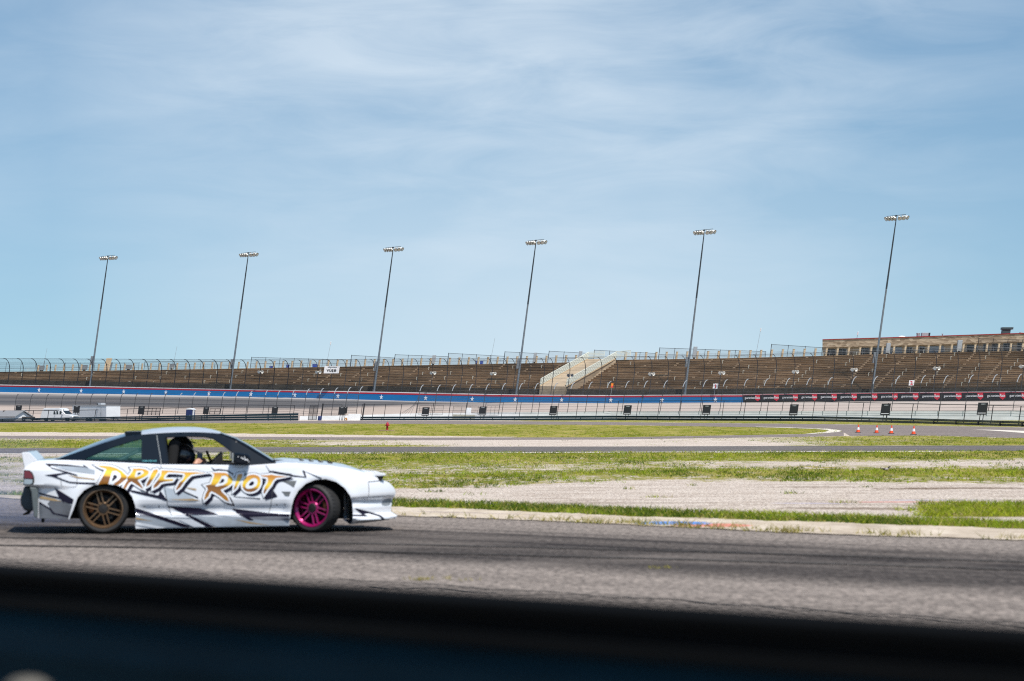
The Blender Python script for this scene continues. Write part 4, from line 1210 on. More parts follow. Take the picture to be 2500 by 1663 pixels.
# ---- loudspeaker boxes and blue bins on the rim
for U, w, h, lab in ((100,1.5,1.3,"grey cabinet on the rim below the leftmost aerial"),(205,1.5,1.3,"grey cabinet on the rim just left of the first mast"),(313,1.5,1.2,"grey cabinet on the rim right of the tan board"),(419,1.2,1.3,"grey cabinet on the rim below the second aerial"),
    (1057,0.9,2.2,"pale upright cabinet on the rim right of the third mast"),(1304,0.8,2.3,"pale upright cabinet on the rim right of the fourth mast"),(1414,0.8,2.4,"pale upright cabinet on the rim behind the ramp railing"),(1694,0.9,2.6,"pale upright cabinet on the rim right of the fifth mast"),
    (2166,0.9,2.2,"pale blue upright cabinet just right of the sixth mast"),(2340,1.0,2.4,"pale blue upright cabinet before the middle of the stone building")):
    q = rim(U, 2.2); g = empty("speaker_cabinet", q, lab, "cabinet", "cabinets standing on the rim")
    mb = MB(); mb.box((0,0,h/2+0.35), (w,0.8,h)); mb.lean(); mb.build("case", M_BOX if U < 600 else M_AC, g, bevel=0.04)
    mb = MB(); mb.box((0,0,0.15), (w*0.5,0.5,0.5)); mb.lean(); mb.build("stand", M_BLACKSTEEL, g)
q = rim(262, 2.5); g = empty("tan_board", q, "large tan slanting board on the rim right of the first mast", "board")
mb = MB(); mb.box((-0.3,0,1.7), (1.5,0.25,3.4)); mb.lean(0.25); mb.build("panel", M_TAN, g); mb = MB(); mb.box((0.65,0.1,1.1), (0.5,0.3,2.3)); mb.lean(0.25); mb.build("back_frame", M_BOX, g)
M_BIN = mat("blue_bin_plastic", (0.012, 0.055, 0.34), 0.5, vary=0.15)
for U, w, lab in ((662,1.0,"blue bin lying low on the rim, first from the left"),(702,0.85,"tall blue bin on the rim, second from the left"),(768,1.3,"wide blue bin on the rim left of the white board sign"),(1165,0.8,"blue bin on the rim, left one of the pair before the fourth mast"),(1175,0.8,"blue bin on the rim, right one of the pair before the fourth mast")):
    q = rim(U, 1.6); g = empty("blue_bin", q, lab, "bin", "blue bins on the rim"); hh = 0.75 if U != 662 else 0.45
    mb = MB(); mb.add([(-w*.42,-.3,0),(w*.42,-.3,0),(w*.42,.3,0),(-w*.42,.3,0),(-w*.5,-.36,hh),(w*.5,-.36,hh),(w*.5,.36,hh),(-w*.5,.36,hh)], [(0,3,2,1),(4,5,6,7),(0,1,5,4),(1,2,6,5),(2,3,7,6),(3,0,4,7)]); mb.lean(); mb.build("tub", M_BIN, g, bevel=0.03)
    mb = MB(); mb.box((0,0,hh+0.04), (w*1.06,0.8,0.08)); mb.lean(0.1); mb.build("lid", M_BIN, g, bevel=0.02)

# ---- white horn loudspeakers hung on the catch fence
for U, V, lab in ((636,907.5,"white horn loudspeaker on the catch fence between second mast and board sign"),(777,908,"white horn loudspeaker touching the left side of the white board sign"),(1057,910,"white horn loudspeaker on the catch fence right of the third mast"),(1204,911.5,"white horn loudspeaker on the catch fence left of the fourth mast"),
    (1392,916,"dark framed horn loudspeaker hung in front of the concrete ramp"),(1591,912.5,"white horn loudspeaker on the catch fence left of the fifth mast"),(1762,910,"wide white horn loudspeaker right of the fifth mast"),(1942,907,"white horn loudspeaker midway between the fifth mast and stone building"),(2085,902,"white horn loudspeaker left of the sixth mast"),(2287,898.5,"white horn loudspeaker above and right of the number two sign"),(2497,894,"white horn loudspeaker cut by the right edge of the picture")):
    q = pt(U, V, wd(U) - 1.2); g = empty("horn_loudspeaker", q, lab, "loudspeaker", "horn loudspeakers on the catch fence")
    mt_ = M_BOX if U == 1392 else M_LAMP
    for dx, az in ((-0.25, -35), (0.3, 30)):
        dirv = Vector((math.sin(R(az)), -math.cos(R(az)), -0.25)).normalized(); Mx = Matrix.Translation((dx, 0, 0.0)) @ dirv.to_track_quat('Z', 'Y').to_matrix().to_4x4()
        mb = MB(); mb.lathe([(0.0,-0.4),(0.12,-0.38),(0.12,-0.15),(0.18,0.0),(0.40,0.32),(0.36,0.32),(0.10,0.0),(0,-0.05)], 12, Mx); mb.build("horn", mt_, g, smooth=True)
    mb = MB(); mb.bar((-0.85,0.35,-0.12), (0.7,0.35,0.16), 0.08); mb.bar((0,0.35,0),(0,1.6,0.0),0.07); mb.build("bracket", M_STEEL, g)

# ---- signs hung on the catch fence
def board(name, U0, V0, U1, V1, d, lab, cat, mtl, thick=0.06):
    a = pt(U0, V1, d); w = (U1 - U0) / F * d; h = (V1 - V0) / F * d
    g = empty(name, a, lab, cat); mb = MB(); mb.box((w/2, 0, h/2), (w, thick, h)); mb.lean(); mb.build("panel", mtl, g, bevel=0.01)
    return g, w, h
g, w, h = board("board_sign", 790, 893.7, 827, 911.7, wd(800) - 2.2, "white board sign reading vuse hung on the catch fence", "sign", M_WHITE)
tm = text_mesh("vuse", 1.0, 0.01, 0.015); tw = max(v_.co.x for v_ in tm.vertices)
o_ = mesh_obj("lettering", tm, mat("sign_black_print", (0.015,0.015,0.017), 0.5), g); o_.location = (w*0.19 + 0.06, -0.05, h*0.2); o_.scale = (w*0.62/tw, 1, h*0.78)
mb = MB(); mb.box((w*0.55+0.12, -0.04, h*0.84), (w*0.62, 0.02, h*0.13)); mb.build("strip", M_BOX, g)
for ch, U0, V0, U1, V1, lab in (("1",1740,936.8,1752,949.4,"white square sign with red number one on a thin post"),("2",2218.2,928.4,2231,941.2,"white square sign with red number two on a thin post")):
    d = wd(U0) - 0.6
    g, w, h = board("number_sign", U0, V0, U1, V1, d, lab, "sign", M_WHITE); tag(g, group="numbered signs on the wall")
    tm = text_mesh(ch, 1.0, 0.01, 0.03); xs_ = [v_.co.x for v_ in tm.vertices]; zs_ = [v_.co.z for v_ in tm.vertices]
    o_ = mesh_obj("numeral", tm, M_BADGE, g); s = h*0.72/(max(zs_)-min(zs_)); o_.scale = (s, 1, s); o_.location = (w/2 + 0.07 - s*(max(xs_)+min(xs_))/2, -0.05, h*0.14 - s*min(zs_))
    mb = MB(); zb = wtop(U0) - g.location.z; mb.tube([(w*0.45 + LEAN*zb, 0.06, zb - 0.05), (w*0.5 + LEAN*h*0.5, 0.06, h*0.5)], 0.05, 6); mb.build("post", M_STEEL, g)
M_ORANGE = mat("orange_panel", (0.72, 0.20, 0.02), 0.5, vary=0.05)
g, w, h = board("orange_marker", 1491, 935.8, 1496.4, 947, wd(1493) - 0.6, "small orange marker panel on the fence right of the ramp", "marker", M_ORANGE)
mb = MB(); mb.box((w*0.5+0.05, -0.05, h*0.25), (w*0.8, 0.03, h*0.3)); mb.lean(); mb.build("stripe", M_BADGE, g)
mb = MB(); zb = wtop(1493) - g.location.z; mb.tube([(w*0.5 + LEAN*zb, 0.06, zb - 0.05), (w*0.5, 0.06, 0.1)], 0.05, 6); mb.build("post", M_STEEL, g)
# ================================================================== THINGS BETWEEN THE GUARDRAIL AND THE OVAL
M_SIGNBLK = mat("black_sign_board", (0.010, 0.011, 0.014), 0.5, vary=0.15)
M_SIGNTXT = mat("grey_sign_print", (0.32, 0.34, 0.35), 0.6, vary=0.1)
signs = [(45.6,997,15,14,"black trackside board furthest left, above the shed roof"),(187,999.5,15,17,"black trackside board just behind the nose of the van"),(345,1001.5,15.5,20,"black trackside board just right of the white trailer"),
 (503,1002.8,14,17,"black trackside board just right of the blue portable toilet"),(671,1001.5,15,17,"black trackside board above the middle of the left guardrail"),(834,1003,15,20,"black trackside board, left one of the close pair by the gate"),(841.5,1001.5,13,17,"black trackside board, right one of the close pair by the gate"),
 (1039,1004.8,18,21,"black trackside board left of the wire enclosure"),(1178,1003.4,18,22,"black trackside board right of the wire enclosure"),(1351,1002.4,18.5,23,"black trackside board straight below the concrete ramp"),(1532,1001,19,23,"black trackside board below the orange marker panel"),
 (1725,1000.6,20,24,"black trackside board just below the number one sign"),(1938,1000.8,21,27,"black trackside board midway between the numbers one and two"),(2162,999.8,23,28,"black trackside board above the left pair of cones"),(2398.5,997.8,24.5,30,"black trackside board furthest right, biggest of the row")]
for U, V, w, h, lab in signs:
    d = rail_at(U).y + 5; c = pt(U, V, d); s = d / F; W_, H_ = w*s, h*s; z0 = float(gz(d)); 
    g = empty("trackside_board", (c.x - LEAN*(c.z - z0), d, z0), lab, "sign board", "black trackside boards behind the guardrail")
    zc = c.z - z0
    mb = MB(); mb.box((0, 0, zc), (W_*0.97, 0.16, H_)); mb.lean(); mb.build("panel", M_SIGNBLK, g, bevel=0.015)
    mb = MB()
    for i in range(4): mb.box((W_*(-0.17 + 0.115*i), -0.09, zc + H_*0.37), (W_*0.085, 0.012, H_*(0.06 + 0.03*((i*7) % 3)/2)))
    mb.lean(); mb.build("heading", M_SIGNTXT, g)
    if U > 1000: mb = MB(); mb.box((-0.02, -0.09, zc - H_*0.36), (W_*0.8, 0.012, H_*0.045)); mb.lean(); mb.build("foot_stripe", M_LETTER, g)
    for x_ in (-0.13, 0.2):
        mb = MB(); mb.tube([(W_*x_, 0.05, 0), (W_*x_, 0.05, zc)], 0.05, 6); mb.lean(); mb.build("post", M_BLACKSTEEL, g)

M_BODYW = mat("white_vehicle_paint", (0.72, 0.73, 0.74), 0.3, vary=0.08, coat=0.5, scale=(1,1,1))
M_VGLASS = mat("dark_vehicle_glass", (0.02, 0.028, 0.032), 0.08, vary=0.1)
M_TYRE = mat("black_tyre_rubber", (0.016, 0.016, 0.017), 0.75, vary=0.2, scale=(8,8,8))
M_GREYTRIM = mat("grey_trim", (0.30, 0.32, 0.33), 0.6, vary=0.1)
M_ROOFGREY = mat("grey_metal_roof", (0.24, 0.24, 0.245), 0.5, vary=0.12)

# ---- white high-roof van, nose to the right and turned a little to the camera
def zv(U): return (U)
d_v = rail_at(185).y + 5.5; base = pt(146, 0, d_v); base.z = float(gz(d_v))
van = empty("white_van", base, "white high-roof van with dark side windows parked behind the guardrail", "van", rz=R(-24))
van.scale = (0.97, 0.97, 0.83)
prof = [(-3.1,0.35),(-3.1,1.0),(-2.85,1.75),(-2.65,2.25),(-2.45,2.55),(0.6,2.58),(1.05,2.42),(1.15,2.05),(1.75,1.42),(2.2,1.32),(3.05,1.12),(3.15,0.85),(3.15,0.35),(2.5,0.35),(2.35,0.62),(1.75,0.62),(1.6,0.35),(-1.55,0.35),(-1.7,0.62),(-2.3,0.62),(-2.45,0.35)]
mb = MB(); mb.prism(prof, -1.0, 1.0); mb.build("body", M_BODYW, van, bevel=0.06, seg=3)
mb = MB(); mb.prism([(-2.35,2.08),(0.5,2.08),(0.5,2.24),(-2.45,2.24)], -1.012, 1.012); mb.build("roof_band", M_GREYTRIM, van)
for x0, x1 in ((-0.55,-0.15),(0.02,0.42),(0.62,1.28)):
    mb = MB(); mb.prism([(x0,1.38),(x1,1.38),(x1-0.12 if x0 < 0.5 else x1-0.35,2.0),(x0+0.06,2.0)], -1.013, 1.013); mb.build("side_window", M_VGLASS, van)
mb = MB(); n = Vector((0.72,0,0.69)); 
mb.add([(1.19,-0.82,2.03),(1.19,0.82,2.03),(1.73,0.9,1.47),(1.73,-0.9,1.47),(1.23,-0.82,2.07),(1.23,0.82,2.07),(1.78,0.9,1.50),(1.78,-0.9,1.50)], [(0,1,2,3),(4,7,6,5),(0,4,5,1),(1,5,6,2),(2,6,7,3),(3,7,4,0)]); mb.build("windshield", M_VGLASS, van)
mb = MB(); mb.box((3.17,0,0.98), (0.06,1.5,0.2)); mb.build("grille", M_GREYTRIM, van)
mb = MB(); mb.box((3.12,0,0.5), (0.2,1.96,0.2)); mb.build("bumper", M_GREYTRIM, van, bevel=0.03)
for y_ in (-0.72, 0.72): mb = MB(); mb.box((3.17,y_,0.98), (0.06,0.24,0.18)); mb.build("headlight", M_LAMP, van)
mb = MB(); mb.box((1.25,-1.16,1.5), (0.16,0.26,0.3)); mb.build("door_mirror", M_LETTER, van, bevel=0.03)
for x_ in (-2.0, 2.05):
    for y_ in (-0.9, 0.9):
        mb = MB(); mb.lathe([(0.2,-0.11),(0.34,-0.11),(0.36,-0.08),(0.36,0.08),(0.34,0.11),(0.2,0.11)], 18, Matrix.Translation((x_, y_, 0.36)) @ Matrix.Rotation(R(90), 4, 'X'))
        wv = mb.build("wheel", M_TYRE, van, smooth=True)
        mb = MB(); mb.lathe([(0.0,-0.1),(0.2,-0.1),(0.2,0.1),(0,0.1)], 14, Matrix.Translation((x_, y_, 0.36)) @ Matrix.Rotation(R(90), 4, 'X')); mb.build("hub", M_GREYTRIM, wv)
mb = MB(); mb.tube([(1.15,-0.6,2.2),(1.2,-0.6,2.34)], 0.07, 8); mb.build("roof_light", M_BOX, van)

# ---- white box trailer with rooftop cooler
d_t = rail_at(250).y + 8; base = pt(268, 0, d_t); base.z = float(gz(d_t))
tr = empty("box_trailer", base, "white box trailer with a side door and a rooftop cooler", "trailer", rz=R(-46))
tr.scale = (1.13, 1.05, 0.93)
mb = MB(); mb.box((-3.4,0,1.62), (8.6,2.6,2.4)); mb.build("box", M_BODYW, tr, bevel=0.05)
mb = MB(); mb.box((-3.4,-1.31,2.72), (8.62,0.05,0.16)); mb.box((0.92,0,2.76), (0.05,2.62,0.14)); mb.build("roof_edge", M_ROOFGREY, tr)
mb = MB(); mb.box((-0.9,-1.315,1.5), (0.95,0.03,2.0)); dr = mb.build("side_door", M_BODYW, tr, bevel=0.01)
mb = MB(); mb.box((-1.39,-1.33,1.5), (0.035,0.03,2.05)); mb.box((-0.41,-1.33,1.5), (0.035,0.03,2.05)); mb.box((-0.9,-1.33,2.52), (0.95,0.03,0.035)); mb.box((-0.55,-1.34,1.3), (0.08,0.05,0.12)); mb.build("door_seal", M_BOX, dr)
mb = MB(); mb.box((-1.9,-0.2,3.02), (1.15,0.9,0.4)); ac = mb.build("rooftop_cooler", M_AC, tr, bevel=0.12, seg=3)
mb = MB(); mb.lathe([(0.0,0),(0.15,0.01),(0.15,0.04),(0,0.04)], 12, Matrix.Translation((-2.2,-0.66,3.03)) @ Matrix.Rotation(R(90),4,'X')); mb.build("fan_grille", M_BLACKSTEEL, ac)
for x_ in (-3.9, -3.1):
    for y_ in (-1.25, 1.25): mb = MB(); mb.lathe([(0.1,-0.1),(0.33,-0.1),(0.34,0.0),(0.33,0.1),(0.1,0.1)], 16, Matrix.Translation((x_, y_, 0.34)) @ Matrix.Rotation(R(90),4,'X')); mb.build("wheel", M_TYRE, tr, smooth=True)
mb = MB(); mb.bar((0.9,0,0.5),(2.1,0,0.5),0.12); mb.bar((0.9,0.5,0.5),(2.0,0,0.5),0.1); mb.bar((0.9,-0.5,0.5),(2.0,0,0.5),0.1); mb.box((2.0,0,0.25),(0.1,0.1,0.55)); mb.build("drawbar", M_BLACKSTEEL, tr)

# ---- white gabled shed, partly out of the frame, and a bundle of black pipe
d_s = rail_at(30).y + 6; base = pt(44, 0, d_s); base.z = float(gz(d_s))
sh = empty("gabled_shed", base, "white shed with grey gable roof cut by the left picture edge", "shed", rz=R(-34))
mb = MB()
mb.add([(-7,-1.7,0),(1,-1.7,0),(1,1.7,0),(-7,1.7,0),(-7,-1.7,0.85),(1,-1.7,0.85),(1,1.7,0.85),(-7,1.7,0.85),(1,0,1.62),(-7,0,1.62)], [(0,1,5,4),(1,2,6,8,5),(2,3,7,6),(3,0,4,9,7),(0,3,2,1)])
mb.build("wall", M_BODYW, sh)
mb = MB()
for s in (-1, 1):
    e = 0.07
    mb.add([(-7.2,s*1.95,0.78),(1.25,s*1.95,0.78),(1.25,0,1.68),(-7.2,0,1.68),(-7.2,s*1.95,0.78+e),(1.25,s*1.95,0.78+e),(1.25,0,1.68+e),(-7.2,0,1.68+e)], [(0,1,2,3),(4,7,6,5),(0,4,5,1),(1,5,6,2),(2,6,7,3),(3,7,4,0)])
mb.build("roof", M_ROOFGREY, sh)
mb = MB(); mb.bar((1.27,-1.95,0.82),(1.27,0,1.74),0.05,0.12); mb.bar((1.27,1.95,0.82),(1.27,0,1.74),0.05,0.12); mb.build("gable_trim", M_GREYTRIM, sh)
d_p = rail_at(70).y + 1.6; base = pt(70, 0, d_p); base.z = float(gz(d_p))
pb = empty("pipe_bundle", base, "black ribbed drain pipe lying between the shed and the van", "pipe")
mb = MB(); path = [(-1.0 + 2.0*i/30, 0.04*math.sin(i*0.4), 0.62) for i in range(31)]; mb.tube(path, [0.17 + 0.02*(i % 2) for i in range(31)], 12); mb.build("pipe", M_TYRE, pb, smooth=True)
mb = MB(); mb.box((-0.6,0,0.23),(0.1,0.4,0.46)); mb.box((0.6,0,0.23),(0.1,0.4,0.46)); mb.build("trestle", M_BLACKSTEEL, pb)

# ---- portable toilet
d_ = rail_at(466).y + 6; base = pt(463.5, 0, d_); base.z = float(gz(d_))
pp = empty("portable_toilet", base, "navy blue portable toilet with domed white roof", "toilet", rz=R(-25))
M_NAVY = mat("navy_plastic", (0.012, 0.028, 0.115), 0.5, vary=0.15)
mb = MB(); mb.box((0,0,0.98),(1.15,1.15,1.86)); mb.lean(0.1); mb.build("cabin", M_NAVY, pp, bevel=0.04)
mb = MB(); mb.prism([(-0.66,1.9),(0.66,1.9),(0.6,1.98),(0.35,2.12),(0,2.18),(-0.35,2.12),(-0.6,1.98)], -0.62, 0.62); mb.lean(0.1); mb.build("roof", M_BODYW, pp, bevel=0.05)
mb = MB(); mb.box((0.585,0,0.98),(0.03,0.5,1.7)); mb.lean(0.1); mb.build("side_panel", M_BODYW, pp)
mb = MB(); mb.box((0,-0.585,0.98),(0.85,0.03,1.7)); mb.lean(0.1); dd = mb.build("door", M_NAVY, pp, bevel=0.01)
mb = MB(); mb.box((0.42,-0.62,0.95),(0.06,0.05,0.14)); mb.build("handle", M_LETTER, dd)

# ---- gates and panels behind the gap between the guardrails
M_GATE = screen_mat("gate_mesh", (0.035, 0.035, 0.038), 0.5)
def gate(U0, U1, Vt, Vb, d, lab, nbar=2, M_=M_GATE, fr=0.09, name="wire_gate"):
    a = pt(U0, Vb, d); w = (U1-U0)/F*d; h = (Vb-Vt)/F*d; zg = float(gz(d))
    a.z = max(zg, a.z)
    g = empty(name, a, lab, "gate" if "gate" in name else "fence panel")
    mb = MB()
    for x_ in [w*i/nbar for i in range(nbar+1)]: mb.bar((x_,0,0),(x_,0,h),fr)
    for z_ in (0.03*h, 0.5*h, h): mb.bar((0,0,z_),(w,0,z_),fr*0.7)
    mb.lean(); mb.build("frame", M_BLACKSTEEL, g)
    mb = MB(); mb.add([(0,0.03,0),(w,0.03,0),(w,0.03,h),(0,0.03,h)],[(0,1,2,3)]); mb.lean(); mb.build("wire_mesh", M_, g)
    return g
dg_ = rail_at(800).y
gate(752, 772, 990.5, 1026, dg_ + 3, "tall dark mesh gate standing in the gap between the guardrails", 2)
gate(350, 389, 996, 1014, rail_at(370).y + 7, "low dark mesh panel between the trailer and the portable toilet", 4, M_=screen_mat("panel_mesh",(0.05,0.05,0.05),0.25), name="fence_panel")
gate(511, 536, 998, 1012, rail_at(520).y + 7, "small mesh panel right of the portable toilet", 2, M_=screen_mat("panel_mesh_b",(0.05,0.05,0.05),0.2), name="fence_panel")
gate(1104, 1165, 992, 1015, 462, "wire enclosure panel between two black boards by the barrier wall", 3, M_=screen_mat("panel_mesh_c",(0.06,0.06,0.05),0.12), fr=0.06, name="fence_panel")
gate(1022, 1080, 990, 1013, 466, "thin framed wire panel behind a black board left of the enclosure", 2, M_=screen_mat("panel_mesh_d",(0.06,0.06,0.05),0.06), fr=0.05, name="fence_panel")
gate(1186, 1216, 991, 1015, 464, "thin framed wire panel right of the enclosure", 3, M_=screen_mat("panel_mesh_e",(0.06,0.06,0.05),0.06), fr=0.05, name="fence_panel")
gate(784, 832, 988, 1012, dg_ + 12, "wide framed wire gate behind the blue barrel", 1, M_=screen_mat("panel_mesh_f",(0.05,0.05,0.05),0.07), fr=0.09)
for U, lab in ((783,"thick black gate post beside the blue barrel"),(884,"thick black gate post at the start of the right guardrail")):
    d = dg_ + 2.2 if U < 800 else dg_ + 4; b_ = pt(U, 1025, d); b_.z = float(gz(d)); h = zat(987.5, d) - b_.z
    mb = MB(); mb.lathe([(0.13,0),(0.13,h),(0.2,h+0.01),(0.16,h+0.14),(0,h+0.2)], 8); mb.lean(); o_ = mb.build("gate_post", M_BLACKSTEEL, smooth=True); o_.location = b_; tag(o_, lab, "post")
d = dg_ + 1.5; a = pt(848.5, 1027.2, d); a.z = float(gz(d))
mb = MB(); w = 30.5/F*d; h = 16.0/F*d; mb.box((w/2,0,h/2+0.02),(w,0.1,h)); mb.lean(); o_ = mb.build("white_board", M_BODYW, bevel=0.02); o_.location = a; tag(o_, "plain bright white board standing at the left end of the right guardrail", "board")
a = pt(780, 1027, dg_ + 1.2); a.z = float(gz(a.y))
g = empty("blue_barrel", a, "navy blue barrel standing beside the tall mesh gate", "barrel")
mb = MB(); mb.lathe([(0.34,0),(0.35,0.05),(0.35,0.25),(0.37,0.27),(0.35,0.29),(0.35,0.5),(0.37,0.52),(0.35,0.54),(0.35,0.76),(0.33,0.79),(0,0.78)], 16); mb.lean(); mb.build("drum", M_NAVY, g, smooth=True)
a = pt(843.5, 1027.5, dg_ + 0.6); a.z = float(gz(a.y))
g = empty("brown_sack", a, "small brown and white sack on the ground left of the white panel", "sack")
mb = MB(); mb.lathe([(0.0,0.0),(0.24,0.02),(0.30,0.2),(0.22,0.42),(0.08,0.52),(0,0.54)], 12); mb.lean(); mb.build("sack", mat("brown_sacking",(0.36,0.17,0.05),0.9,vary=0.4,scale=(4,4,4)), g, smooth=True)
mb = MB(); mb.box((-0.02,-0.24,0.16),(0.14,0.12,0.24)); mb.build("white_patch", M_WHITE, g, bevel=0.03)
d = 460; a = pt(1141, 1012, d); a.z = float(gz(d))
g = empty("white_cabinet", a, "white upright cabinet standing by the wire enclosure", "cabinet")
mb = MB(); mb.box((0,0,1.15),(0.9,0.5,2.3)); mb.lean(); mb.build("case", M_BODYW, g, bevel=0.03)
mb = MB(); mb.box((0.12,-0.26,1.2),(0.72,0.02,1.9)); mb.lean(); mb.build("door", M_LETTER, g)
a = pt(1103, 1014, 458); a.z = float(gz(458))
mb = MB(); w = 56/F*458; mb.prism([(0.0,0),(w,0),(w*0.99,0.95),(w*0.02,1.05)], -0.4, 0.4); mb.lean(); o_ = mb.build("concrete_block", mat("mossy_concrete",(0.33,0.33,0.28),0.9,vary=0.3)); o_.location = a; tag(o_, "long mossy concrete block at the foot of the wire enclosure", "block")

# ---- red fire hydrant
b_ = gpt(945, 1051.9); s = b_.y / F * 21.8 / 0.84
g = empty("fire_hydrant", b_, "red fire hydrant standing in the grass in front of the guardrail", "hydrant")
M_HYD = mat("red_hydrant_paint", (0.40, 0.010, 0.03), 0.4, vary=0.2, scale=(5,5,5), coat=0.3)
def SC(prof): return [(r*s, h*s) for r, h in prof]
mb = MB(); mb.lathe(SC([(0.15,0),(0.15,0.04),(0.105,0.06),(0.10,0.45),(0.125,0.48),(0.135,0.50),(0.135,0.54),(0.125,0.56)]), 18); mb.lean(0.05); bb = mb.build("barrel", M_HYD, g, smooth=True)
mb = MB(); mb.lathe(SC([(0.14,0.56),(0.145,0.59),(0.13,0.62),(0.125,0.68),(0.09,0.76),(0.04,0.79),(0.035,0.83),(0,0.84)]), 18); mb.lean(0.05); mb.build("bonnet", M_HYD, g, smooth=True)
for az, L_, r_ in ((90,0.2,0.062),(-90,0.2,0.062),(20,0.21,0.085)):
    dirv = Vector((math.sin(R(az)), -math.cos(R(az)), 0)); Mx = Matrix.Translation((0.05*0.52*s,0,0.52*s)) @ dirv.to_track_quat('Z','Y').to_matrix().to_4x4()
    mb = MB(); mb.lathe([(r_*0.8*s,0.05*s),(r_*0.8*s,L_*0.7*s),(r_*s,L_*0.7*s),(r_*s,L_*0.95*s),(r_*0.4*s,L_*0.97*s),(r_*0.4*s,L_*1.1*s),(0,L_*1.1*s)], 10, Mx); mb.build("outlet_cap", M_HYD, g, smooth=True)
mb = MB(); mb.lathe(SC([(0.152,0.035),(0.155,0.05),(0.152,0.075),(0.11,0.08)]), 18, cap=False); mb.build("flange", mat("pale_red_flange",(0.50,0.16,0.15),0.5), g, smooth=True)
mb = MB(); mb.lathe([(0.62*s,-0.02),(0.45*s,0.05),(0.2*s,0.09),(0,0.09)], 18, Matrix.Translation((-0.1,0.1,0)) @ Matrix.Diagonal((1.6,1.6,0.8,1))); o_ = mb.build("dirt_mound", mat("brown_soil",(0.20,0.13,0.075),0.95,vary=0.4,scale=(3,3,3)), smooth=True); o_.location = b_; tag(o_, "low mound of bare brown soil around the foot of the hydrant", "soil mound")

# ---- four traffic cones on the asphalt
M_CONE = mat("orange_cone_plastic", (0.72, 0.075, 0.015), 0.45, vary=0.12)
M_CONEB = mat("white_cone_band", (0.72, 0.72, 0.72), 0.35, vary=0.05)
M_CONEF = mat("black_cone_foot", (0.02, 0.018, 0.017), 0.7, vary=0.2)
c0 = empty("traffic_cone", (0,0,0))
Hc = 0.60
mb = MB(); mb.box((0,0,0.02),(0.40,0.40,0.04)); mb.build("foot", M_CONEF, c0, bevel=0.01)
def crow(a, c): return [(0.155 - 0.125*a, Hc*a), (0.155 - 0.125*c, Hc*c)]
mb = MB(); mb.lathe([(0.155,0.035)] + crow(0.36,0.38)[:1], 18, cap=False); mb.lean(0.08); mb.build("lower_cone", M_CONE, c0, smooth=True)
mb = MB(); mb.lathe(crow(0.36,0.68), 18, cap=False); mb.lean(0.08); mb.build("reflective_band", M_CONEB, c0, smooth=True)
mb = MB(); mb.lathe(crow(0.68,1.0) + [(0.0,Hc)], 18, cap=False); mb.lean(0.08); mb.build("cone_tip", M_CONE, c0, smooth=True)
for i, (U, V, lab) in enumerate(((2094.8,1056.6,"leftmost of the four orange cones, nearest the pale kerb tip"),(2139.8,1058.0,"second orange cone from the left"),(2175.6,1059.4,"third orange cone from the left, right after the close gap"),(2230,1061.4,"rightmost of the four orange cones, alone and nearest the camera"))):
    c = c0 if i == 0 else copy_tree(c0); c.location = gpt(U, V) + Z*0.01; c.scale = (1.0,)*3
    tag(c, lab, "traffic cone", "orange cones on the infield road")

# ---- small dark bird in the grass on the right
b_ = gpt(2163, 1151.5)
g = empty("bird", b_, "small dark bird with pale wing sitting in the grass at right", "bird")
M_BIRD = mat("dark_feathers", (0.035, 0.025, 0.028), 0.8, vary=0.4, scale=(20,20,20)); M_BIRDW = mat("pale_feathers", (0.42, 0.38, 0.38), 0.8, vary=0.2, scale=(20,20,20))
def skin(name, nodes, edges, mtl, parent=None, sub=2, root=0):
    me = bpy.data.meshes.new(name); me.from_pydata([n_[0] for n_ in nodes], edges, [])
    o_ = bpy.data.objects.new(name, me); COL.objects.link(o_)
    md = o_.modifiers.new("skin", 'SKIN'); md.use_smooth_shade = True
    for sv, n_ in zip(me.skin_vertices[0].data, nodes):
        r_ = n_[1]; sv.radius = r_ if isinstance(r_, tuple) else (r_, r_)
    me.skin_vertices[0].data[root].use_root = True
    sd = o_.modifiers.new("sub", 'SUBSURF'); sd.levels = sub; sd.render_levels = sub
    bpy.context.view_layer.update()
    dg = bpy.context.evaluated_depsgraph_get()
    me2 = bpy.data.meshes.new_from_object(o_.evaluated_get(dg))
    bpy.data.objects.remove(o_); bpy.data.meshes.remove(me)
    me2.name = name; me2.materials.clear()
    for q in (mtl if isinstance(mtl, (list, tuple)) else [mtl]): me2.materials.append(q)
    for p in me2.polygons: p.use_smooth = True
    o2 = bpy.data.objects.new(name, me2); COL.objects.link(o2)
    if parent: o2.parent = parent
    return o2
skin("body", [((-0.13,0,0.07),0.012),((-0.06,0,0.06),0.03),((0,0,0.055),0.042),((0.05,0,0.065),0.034),((0.075,0,0.095),0.018),((0.085,0,0.125),0.022),((0.10,0,0.122),0.012),((0.128,0,0.118),0.004)], [(0,1),(1,2),(2,3),(3,4),(4,5),(5,6),(6,7)], M_BIRD, g)
mb = MB(); mb.lathe([(0,-0.05),(0.02,-0.03),(0.03,0.0),(0.018,0.04),(0,0.06)], 10, Matrix.Translation((0.01,-0.035,0.062)) @ Matrix.Rotation(R(90),4,'Y') @ Matrix.Diagonal((1,0.5,1,1))); mb.build("wing", M_BIRDW, g, smooth=True)
for x_ in (-0.008, 0.014): mb = MB(); mb.tube([(x_,0,0.035),(x_+0.004,0,0)], 0.003, 5); mb.build("leg", M_BIRD, g)

